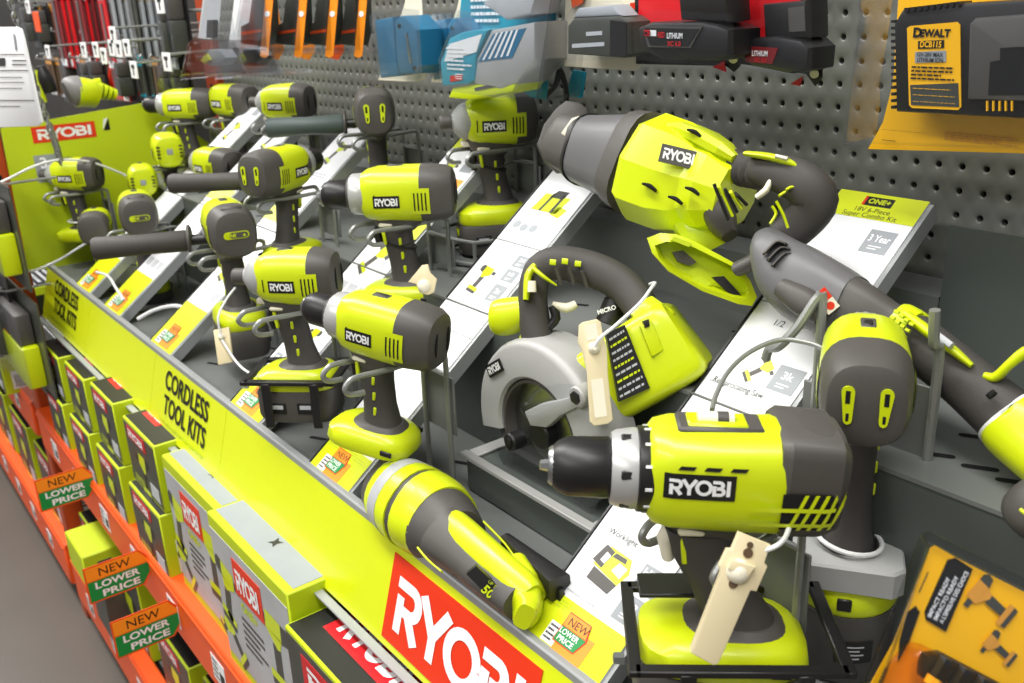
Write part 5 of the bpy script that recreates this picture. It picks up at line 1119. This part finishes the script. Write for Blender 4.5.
# ================================================================== STOCK SHELVES BELOW
SHZ, BOT = -.765, -1.20
XF = -4.6
for k, (z, nm) in enumerate(((SHZ, 'shelf_board'), (BOT, 'shelf_board'))):
    mb = MB(); mb.box(((XF+XR)/2, -.28, z-.012), (XR-XF, .56, .02), .002); solo(nm, mb, 'fixture', ('grey shelf board under the middle row of boxes', 'grey shelf board under the bottom row of boxes')[k], 'shelf')
def beam(x0, x1, z1, h, lab):
    t = Thing('rack_beam', lab, 'beam', ((x0+x1)/2, -.59, z1-h), group='orange rack beams')
    mb = MB(); mb.box(((x0+x1)/2, -.59, z1-h/2), (x1-x0, .035, h), .004); t.part('beam_face', mb, 'orange')
    mb = MB(); mb.box(((x0+x1)/2, -.603, z1-.012), (x1-x0, .014, .006), .002); t.part('beam_ledge', mb, 'orange')
    n = int((x1-x0)/.21)
    for k in range(n):
        x = x0+.16+k*.21; f = Fr((x, -.6078, z1-h*.55), (1, 0, 0), (0, 0, 1)); mb = MB(); rect(mb, f, -.028, -.024, .028, .024, 0, .0006); q = t.part('price_label', mb, 'white')
        mb = MB(); text_lines(mb, f, -.024, -.02, .0, .02, 4, .0008, seed=k); rect(mb, f, .004, -.016, .024, .004, .0006, .0003); t.part('price_print', mb, 'print_black', q)
beam(-1.44, XR, SHZ+.012, .105, 'orange rack beam with white price labels under the middle row of boxes')
beam(-1.44, XR, BOT+.012, .13, 'low orange rack beam near the floor at the aisle edge')
beam(XF, -1.51, SHZ+.012, .105, 'orange rack beam of the next bay beyond the upright')
beam(XF, -1.51, BOT+.012, .13, 'low orange rack beam of the next bay near the floor')
mb = MB(); mb.box(((XF+XR)/2, .01, -.85), (XR-XF, .02, 1.1)); struct('wall_lower', mb, 'fixture_dark')
mb = MB(); mb.box(((XF+XR)/2, -.5, (FLOOR+BOT)/2-.06), (XR-XF, .02, (BOT-FLOOR)-.06)); struct('baseboard_front', mb, 'fixture_dark')
def kit_box(x0, x1, z0, z1, yf, d, style, label, pic=True, name='tool_box_carton'):
    c = ((x0+x1)/2, yf+d/2, z0); t = Thing(name, label, 'box', c, group='boxed tool kits on the shelves')
    w_, h = x1-x0, z1-z0
    mb = MB(); mb.box((c[0], c[1], (z0+z1)/2), (w_, d, h), .002); b = t.part('carton', mb, 'lime_box')
    F = Fr((x0, yf, z0), (1, 0, 0), (0, 0, 1)); S_ = Fr((x1, yf, z0), (0, 1, 0), (0, 0, 1)); Tp = Fr((x0, yf, z1), (1, 0, 0), (0, 1, 0))
    if style == 'white':
        mb = MB(); rect(mb, F, .004, .03, w_-.004, h-.022, 0, .0006); t.part('front_print', mb, 'photo')
        mb = MB(); rect(mb, Tp, .006, .012, w_-.006, d-.004, 0, .0006); t.part('top_sheet', mb, 'cardboard')
        mb = MB(); rect(mb, F, w_*.30, h*.64, w_*.66, h*.86, .0008, .0006); l = t.part('brand_plate', mb, 'red'); mb = MB(); put_wordmark(mb, F, w_*.33, h*.68, w_*.29, .0018, height=h*.13); t.part('lettering', mb, 'white', l)
        for u, v, sc, fl, an in ((w_*.78, h*.62, .1, 1, 0), (w_*.16, h*.62, .09, -1, .2), (w_*.12, h*.3, .07, 1, .8), (w_*.9, h*.26, .06, -1, .6)):
            mb = MB(); drill_picture(mb, F, u, v, sc, .001, flip=fl, ang=an); t.part('printed_picture', mb, ['lime', 'photo_dark'], label='print of a lime tool')
        mb = MB(); text_lines(mb, F, w_*.32, h*.3, w_*.62, h*.52, 5, .001, seed=3); t.part('small_print', mb, 'dark')
        mb = MB(); put_text(mb, F, 'ONE+', w_*.34, h*.55, h*.06, .001, bold=.04); t.part('lettering', mb, 'lime_paint')
        mb = MB(); mb.poly([Tp.p(w_*.55+.012*math.cos(k*PI/4)*(1 if k % 2 else .4), d*.12+.012*math.sin(k*PI/4)*(1 if k % 2 else .4), .0008) for k in range(8)]); t.part('torn_hole', mb, 'black')
    else:
        mb = MB(); rect(mb, F, .003, .006, w_-.003, h-.006, 0, .0006); t.part('front_print', mb, 'photo_dark')
        mb = MB(); rect(mb, F, w_*.12, h*.74, w_*.7, h*.93, .0008, .0006); l = t.part('brand_plate', mb, 'crimson'); mb = MB(); put_wordmark(mb, F, w_*.16, h*.77, w_*.48, .0018, height=h*.12); t.part('lettering', mb, 'white', l)
        mb = MB(); drill_picture(mb, F, w_*.5, h*.42, min(w_, h)*.55, .001); t.part('printed_picture', mb, ['lime', 'black'], label='print of a lime drill')
        mb = MB(); text_lines(mb, F, w_*.12, h*.08, w_*.6, h*.2, 3, .001, seed=5); t.part('small_print', mb, 'lime')
        mb = MB(); rect(mb, F, w_*.66, h*.1, w_*.92, h*.3, .0007, .0005); t.part('spec_panel', mb, 'grey_text')
        mb = MB(); rect(mb, Tp, .004, .004, w_-.004, d-.004, 0, .0006); t.part('top_print', mb, 'print_black')
        mb = MB(); rect(mb, Tp, w_*.1, d*.1, w_*.55, d*.3, .0008, .0004); l = t.part('top_plate', mb, 'crimson'); mb = MB(); put_wordmark(mb, Tp, w_*.14, d*.13, w_*.37, .0016, height=d*.13); t.part('lettering', mb, 'white', l)
        if style == 'combo':
            mb = MB(); put_text(mb, Tp, '18V 4PC', w_*.2, d*.36, d*.05, .0012, bold=.03); t.part('lettering', mb, 'lime', l)
        mb = MB(); text_lines(mb, Tp, w_*.2, d*.5, w_*.9, d*.85, 5, .001, seed=int(abs(x0)*100)); t.part('small_print', mb, 'grey_text')
    mb = MB(); rect(mb, S_, .02, h*.12, min(.07, d*.4), h*.6, 0, .0006); l = t.part('barcode_label', mb, 'white'); mb = MB(); text_lines(mb, S_, .026, h*.16, min(.065, d*.38), h*.5, 7, .0008, fill=.6, seed=int(abs(z0)*100)); t.part('barcode_print', mb, 'dark', l)
    mb = MB(); rect(mb, S_, .085, h*.2, min(.19, d*.9), h*.85, 0, .0006); l = t.part('side_print', mb, 'print_black'); mb = MB(); rect(mb, S_, .095, h*.55, .15, h*.8, .0008, .0004); t.part('side_plate', mb, 'crimson', l)
    return t
kit_box(-.425, -.185, SHZ, -.505, -.585, .34, 'white', 'large pale tool kit box with lime edge, under the CORDLESS sign')
kit_box(-.18, .088, SHZ, -.498, -.60, .34, 'white', 'large pale tool kit box with red RYOBI plate at the middle of the shelf')
kit_box(.098, .46, SHZ, -.53, -.612, .34, 'combo', 'dark-topped 18V kit box with lime front at the bottom edge')
cw = .15; order = ('nearest', 'second', 'third', 'fourth')
for k, (xa, tops) in enumerate(((-.625, (-.63, -.50)), (-.84, (-.63, -.50)), (-1.05, (-.635, -.515)), (-1.27, (-.64, -.53)))):
    z = SHZ
    for j, z1 in enumerate(tops):
        kit_box(xa, xa+cw+(.02 if k == 0 else 0), z, z1-.001, -.60+.012*j, .3, 'dark', ('lower', 'upper')[j]+' lime and dark drill box in the '+order[k]+' stack from the pale boxes'); z = z1
# bottom shelf
for k in range(7):
    x = -1.36+k*.30
    kit_box(x, x+.20, BOT, BOT+(.22 if k % 2 else .17), -.575, .3, 'dark', ('bottom shelf lime and dark carton beside the orange upright', 'second bottom shelf carton from the orange upright', 'third bottom shelf carton from the orange upright', 'fourth bottom shelf carton from the orange upright', 'fifth bottom shelf carton from the orange upright', 'sixth bottom shelf carton from the orange upright', 'seventh bottom shelf carton from the orange upright')[k])
mb = MB(); mb.box((-1.06, -.60, -.995), (.15, .10, .085), .003); o = solo('lime_carton', mb, 'lime_box', 'small plain lime carton between the farthest and middle price flags', 'box')
f_ = Fr((-.985, -.60, -.995), (0, 1, 0), (0, 0, 1)); mb = MB(); rect(mb, f_, -.02, .005, .01, .02, 0, .0006); child(o, 'small_label', mb, 'dark')
mb = MB(); mb.box((-1.06, -.58, (BOT-1.038)/2), (.13, .08, abs(BOT+1.038)), .002); solo('dark_carton', mb, 'photo_dark', 'dark carton under the small plain lime carton', 'box')
# arrow flags NEW LOWER PRICE standing out into the aisle
for k, (px, py, y_, sc, lab) in enumerate(((151, 626, -.655, 1.0, 'nearest the camera'), (122, 574, -.655, 1.0, 'second from the camera'), (69, 487, -.65, 1.0, 'farthest from the camera'))):
    p = onY(px, py, y_); t = Thing('price_flag', 'orange and green NEW LOWER PRICE arrow flag, '+lab, 'sign', (p.x, p.y, p.z-.035), group='arrow price flags on the beams')
    F = Fr((p.x, p.y, p.z), (0, 1, 0), (0, 0, 1)); w_ = .125; h = .074
    mb = MB(); pol(mb, F, [(-w_/2, -h/2), (w_*.28, -h/2), (w_/2, 0), (w_*.28, h/2), (-w_/2, h/2)], 0, .0012); t.part('flag_sheet', mb, 'orange')
    mb = MB(); pol(mb, F, [(-w_/2+.003, .008), (w_/2-.012, .008), (w_*.28-.002, h/2-.003), (-w_/2+.003, h/2-.003)], .0012, .0003); l = t.part('flag_top', mb, 'orange_card'); mb = MB(); put_text(mb, F, 'NEW', -w_*.3, .013, .016, .0018, width=.055); t.part('lettering', mb, 'print_black', l)
    mb = MB(); pol(mb, F, [(-w_/2+.003, -h/2+.003), (w_*.28-.002, -h/2+.003), (w_/2-.005, 0), (w_/2-.011, .006), (-w_/2+.003, .006)], .0012, .0003); l = t.part('flag_bottom', mb, 'green'); mb = MB(); put_text(mb, F, 'LOWER', -w_*.38, -.011, .0135, .0018, width=.078, bold=.03); put_text(mb, F, 'PRICE', -w_*.30, -.030, .0135, .0018, width=.066, bold=.03); t.part('lettering', mb, 'white', l)
    mb = MB(); mb.box((p.x-.004, p.y+w_*.28, p.z), (.006, .06, .02), .001); t.part('flag_clip', mb, 'orange')
# ================================================================== THE NEXT BAY AT THE FAR LEFT
# battery packs hanging on the upright
def far_pack(px0, py0, px1, py1, Y, label, kind):
    a = onY(px0, (py0+py1)/2, Y); b = onY(px1, (py0+py1)/2, Y); zt = onY((px0+px1)/2, py0, Y).z; zb = onY((px0+px1)/2, py1, Y).z
    x0, x1 = min(a.x, b.x), max(a.x, b.x); w_, h = x1-x0, zt-zb; F = Fr((x0, Y, zb), (1, 0, 0), (0, 0, 1))
    t = Thing('hanging_pack', label, 'pack', ((x0+x1)/2, Y, zb), group='packs hanging in the next bay'); d = .004
    mb = MB(); rect(mb, F, 0, 0, w_, h, -d, d); back = t.part('card', mb, {'lime': 'photo_dark', 'red': 'darkred', 'bright': 'crimson', 'blade': 'grey_print', 'brass': 'brown', 'teal': 'photo_dark', 'dark': 'black', 'white': 'white'}[kind])
    if kind in ('lime', 'dark'):
        mb = MB(); mb.box(((x0+x1)/2, Y-.02, zb+h*.35), (w_*.7, .04, h*.4), .006, None, 2); q = t.part('battery', mb, 'lime' if kind == 'lime' else 'photo_dark'); mb = MB(); mb.box(((x0+x1)/2, Y-.02, zb+h*.7), (w_*.6, .036, h*.3), .006, None, 2); t.part('battery_top', mb, 'dark')
        mb = MB(); rect(mb, F, w_*.02, h*.05, w_*.98, h*.95, .042, .0008); t.part('blister', mb, 'clear')
    else:
        mb = MB(); rect(mb, F, w_*.08, h*.80, w_*.92, h*.97, .0004, .0006); t.part('header', mb, {'red': 'crimson', 'bright': 'grey_text', 'blade': 'yellow', 'brass': 'amber', 'teal': 'teal', 'white': 'red'}[kind])
        mb = MB(); pol(mb, F, [(w_*.35, h*.1), (w_*.62, h*.06), (w_*.62, h*.76), (w_*.35, h*.76)], .0008, .003); t.part('tool_blade', mb, 'steel' if kind != 'brass' else 'brown')
        mb = MB(); rect(mb, F, w_*.1, h*.02, w_*.9, h*.1, .0008, .0006); t.part('footer', mb, 'white' if kind in ('red', 'bright') else 'teal' if kind == 'teal' else 'grey_text')
    mb = MB(); mb.wire([((x0+x1)/2, Y+.12 if Y < -.3 else .03, zt-.008), ((x0+x1)/2, Y-.02, zt-.008), ((x0+x1)/2, Y-.03, zt+.006)], .003, 3); t.part('hook', mb, 'wire')
far_pack(0, 188, 17, 272, -.60, 'dark pack with lime battery hanging left of the upright, upper one', 'lime'); far_pack(14, 298, 42, 372, -.60, 'dark pack with lime battery hanging on the upright, lower one', 'lime'); far_pack(-14, 262, 9, 340, -.62, 'dark pack cut by the left picture edge', 'dark')
mb = MB(); rr = onY(2, 316, -.635); mb.box((rr.x, rr.y, rr.z), (.11, .004, .07), .001); solo('orange_ticket', mb, 'red', 'orange-red ticket cut by the left picture edge', 'ticket')
kit_box(-1.95, -1.62, SHZ, -.66, -.64, .3, 'dark', 'lime and dark box with red plate beyond the orange upright'); kit_box(-2.4, -2.05, SHZ, -.60, -.6, .3, 'dark', 'far lime and dark box at the left picture edge')
for k in range(5): kit_box(-1.8-k*.34, -1.56-k*.34, BOT, BOT+.22, -.58, .3, 'dark', ('first', 'second', 'third', 'fourth', 'fifth')[k]+' bottom shelf carton beyond the orange upright')
# rows of hanging packs
ORD = 'first second third fourth fifth sixth seventh eighth ninth tenth eleventh twelfth thirteenth fourteenth fifteenth sixteenth seventeenth eighteenth nineteenth twentieth'.split()
rnd = random.Random(3); names = {'red': 'dark red blade pack', 'bright': 'bright red blade pack', 'blade': 'grey blade pack with yellow header', 'brass': 'brown pack with brass bits', 'teal': 'dark pack with teal foot', 'white': 'red and white pack'}
rows = [(-20, 66, [(54, 'red'), (60, 'bright'), (66, 'bright'), (72, 'red'), (78, 'red'), (84, 'bright'), (90, 'red'), (96, 'red'), (102, 'bright'), (110, 'blade'), (117, 'blade'), (124, 'blade'), (131, 'teal'), (139, 'blade'), (147, 'blade'), (155, 'blade'), (164, 'blade'), (173, 'dark'), (182, 'dark')], 'top row'),
        (2, 50, [(32, 'dark'), (38, 'brass'), (44, 'dark'), (50, 'brass')], 'row beside the upright'),
        (30, 62, [(62, 'red'), (69, 'bright'), (76, 'red'), (84, 'dark'), (91, 'brass'), (98, 'red'), (106, 'dark'), (114, 'brass'), (122, 'blade'), (130, 'dark'), (138, 'teal'), (145, 'blade'), (152, 'blade'), (160, 'teal'), (170, 'blade')], 'second row'),
        (56, 98, [(48, 'brass'), (56, 'brass'), (64, 'brass'), (74, 'dark'), (82, 'brass'), (92, 'dark'), (100, 'dark'), (112, 'bright'), (120, 'bright'), (128, 'dark'), (138, 'teal'), (146, 'teal'), (154, 'brass'), (164, 'brass'), (174, 'dark'), (184, 'dark')], 'third row')]
for y0, y1, L_, nm in rows:
    for i, (x, kd) in enumerate(L_):
        Y = -.16+.012*(i % 4)+(.04 if nm == 'second row' else 0)
        far_pack(x, y0+rnd.uniform(-3, 3), x+6.5, y1+rnd.uniform(-4, 4), Y, names.get(kd, 'black pack')+', '+ORD[i]+' from left, '+nm+', far bay', kd)
for i, (x, y) in enumerate(((113, 35), (104, 56), (84, 50), (96, 50), (112, 48), (119, 49), (127, 48), (48, 52), (28, 7), (160, 4), (134, 70), (167, 62))):
    p = onY(x, y, -.24); t = Thing('hook_price_tag', 'small white price tag on a hook end, %s' % ('below the grey blades', 'large one left of the red clamp', 'under the dark red packs', 'second under the dark red packs', 'above the red clamp', 'second above the red clamp', 'third above the red clamp', 'beside the white hanging sign', 'at the top by the orange upright', 'at the top among the grey blades', 'low, right of the red clamp', 'low, under the grey blades')[i], 'tag', (p.x, p.y, p.z-.02), group='white price tags on the hooks')
    mb = MB(); mb.box((p.x, p.y, p.z), (.05, .003, .04), .001); tg_ = t.part('tag_sheet', mb, 'white')
    f_ = Fr((p.x, p.y-.0016, p.z), (1, 0, 0), (0, 0, 1)); mb = MB(); rect(mb, f_, -.012, .004, .012, .012, 0, .0004); rect(mb, f_, -.004, -.012, .004, .004, 0, .0004); t.part('price_print', mb, 'print_black', tg_)
    t.part('hook', MB().wire([(p.x, .04, p.z+.018), (p.x, p.y*.5, p.z+.018), (p.x, p.y+.002, p.z+.016)], .003, 3), 'wire')
mb = MB(); p = onY(37, 22, -.24); mb.box((p.x, p.y, p.z), (.07, .003, .06), .001); solo('orange_round_tag', mb, 'orange', 'orange tag hanging beside the tall orange upright', 'tag')
# long wires of the next bay
for k, (y, z) in enumerate(((0, 12), (0, 40), (0, 54))):
    a = onY(40, z, -.12); b = onY(215, z-2, -.12); mb = MB(); mb.wire([a, a.lerp(b, .5), b], .004, 3); solo('hook_bar', mb, 'wire', ('upper', 'middle', 'lower')[k]+' horizontal wire bar carrying packs in the far bay', 'bar')
# red clamp and lime tools standing beyond the end panel
t = Thing('red_clamp', 'red clamp frame among the packs beyond the end panel', 'clamp', onY(125, 96, -.12)); t.part('frame', MB().wire([onY(x, y, -.12) for x, y in ((113, 66), (112, 92), (122, 97), (136, 94))], .012, 4), 'red'); t.part('jaw', MB().wire([onY(x, y, -.12) for x, y in ((113, 64), (130, 62), (138, 66))], .011, 4), 'crimson')
SW = -1.62
t = Thing('lime_saw', 'lime and grey saw standing behind the end panel', 'saw', onX(92, 104, SW))
def sx(l, n=2.4): return sweep(MB(), [(a[0], a[1], depth(onX(a[0], a[1], SW)), a[2], a[3]) for a in l], n)
t.part('blade_guard', sx([(66, 92, 10, 12), (70, 91, 14, 16), (78, 91, 15, 18)]), 'mid'); t.part('body', sx([(76, 92, 15, 18), (88, 93, 14, 18), (97, 96, 12, 16)]), 'lime')
for k in range(4): t.part('fin', sx([(96+k*5, 90+k*1.2, 9-k, 12), (99+k*5, 91+k*1.2, 9-k, 12)]), 'lime')
t.part('knob', sx([(94, 83, 4, 5), (100, 82, 4, 5)]), 'lime')
t = Thing('lime_clip_tool', 'small lime and black tool standing beside the white hanging sign', 'tool', onX(46, 102, SW)); t.part('handle', sx([(40, 66, 4, 6), (45, 78, 8, 10), (50, 92, 7, 9)]), 'black'); t.part('spine', sx([(37, 70, 2, 5), (41, 88, 2.5, 5), (45, 102, 2.5, 5)]), 'lime')
# white hanging sign and its chain
t = Thing('hanging_sign', 'white laminated sign hanging from a chain at the left edge', 'sign', onY(20, 128, -.60), group=None)
SGN = -.60
mb = MB(); mb.prism([onY(x, y, SGN) for x, y in ((-14, 128), (-14, 27), (16, 27), (21, 29), (24, 40), (42, 122), (38, 126))], (0, .003, 0), .0008); sg = t.part('sheet', mb, 'white')
for k, (y, a, b, w_) in enumerate(((54, -8, 24, .9), (60, 12, 26, 1.2), (64, 12, 26, 1.2), (70, -8, 28, 1), (77, -4, 22, .7), (82, -4, 24, .7), (88, -4, 22, .7), (100, -8, 34, 1), (106, -6, 20, .8))):
    mb = MB(); mb.poly([onY(p_, q_, SGN-.0008) for p_, q_ in ((a, y), (b, y), (b, y+w_), (a, y+w_))]); t.part('print_line', mb, 'dark', sg)
mb = MB(); mb.poly([onY(p_, q_, SGN-.0008) for p_, q_ in ((-2, 58), (5, 58), (5, 66), (-2, 66))]); t.part('print_block', mb, 'black', sg); mb = MB(); mb.poly([onY(p_, q_, SGN-.0008) for p_, q_ in ((13, 34), (15, 34), (17, 50), (15, 50))]); t.part('slot', mb, 'grey_print', sg)
t = Thing('hanging_chain', 'thin steel chain hanging in front of the end panel', 'chain', onX(60, 160, -1.34))
A = [(9, -20), (10, 0), (22, 40), (38, 95), (50, 128), (57, 148), (60, 160)]
nL = 34
for k in range(nL):
    f = k/(nL-1)*(len(A)-1); i = min(int(f), len(A)-2); g = f-i; x = A[i][0]+(A[i+1][0]-A[i][0])*g; y = A[i][1]+(A[i+1][1]-A[i][1])*g
    p = onX(x, y, -1.30); ax_ = V3((1, 0, 0)) if k % 2 else V3((0, 1, 0)); mb = MB()
    mb.path([p+V3((0, 0, .013*math.sin(a)))+ax_*(.006*math.cos(a)) for a in [2*PI*j/10 for j in range(11)]], .0022, ax_.cross(V3((0, 0, 1))), N=6); t.part('chain_link', mb, 'steel')
#TAIL
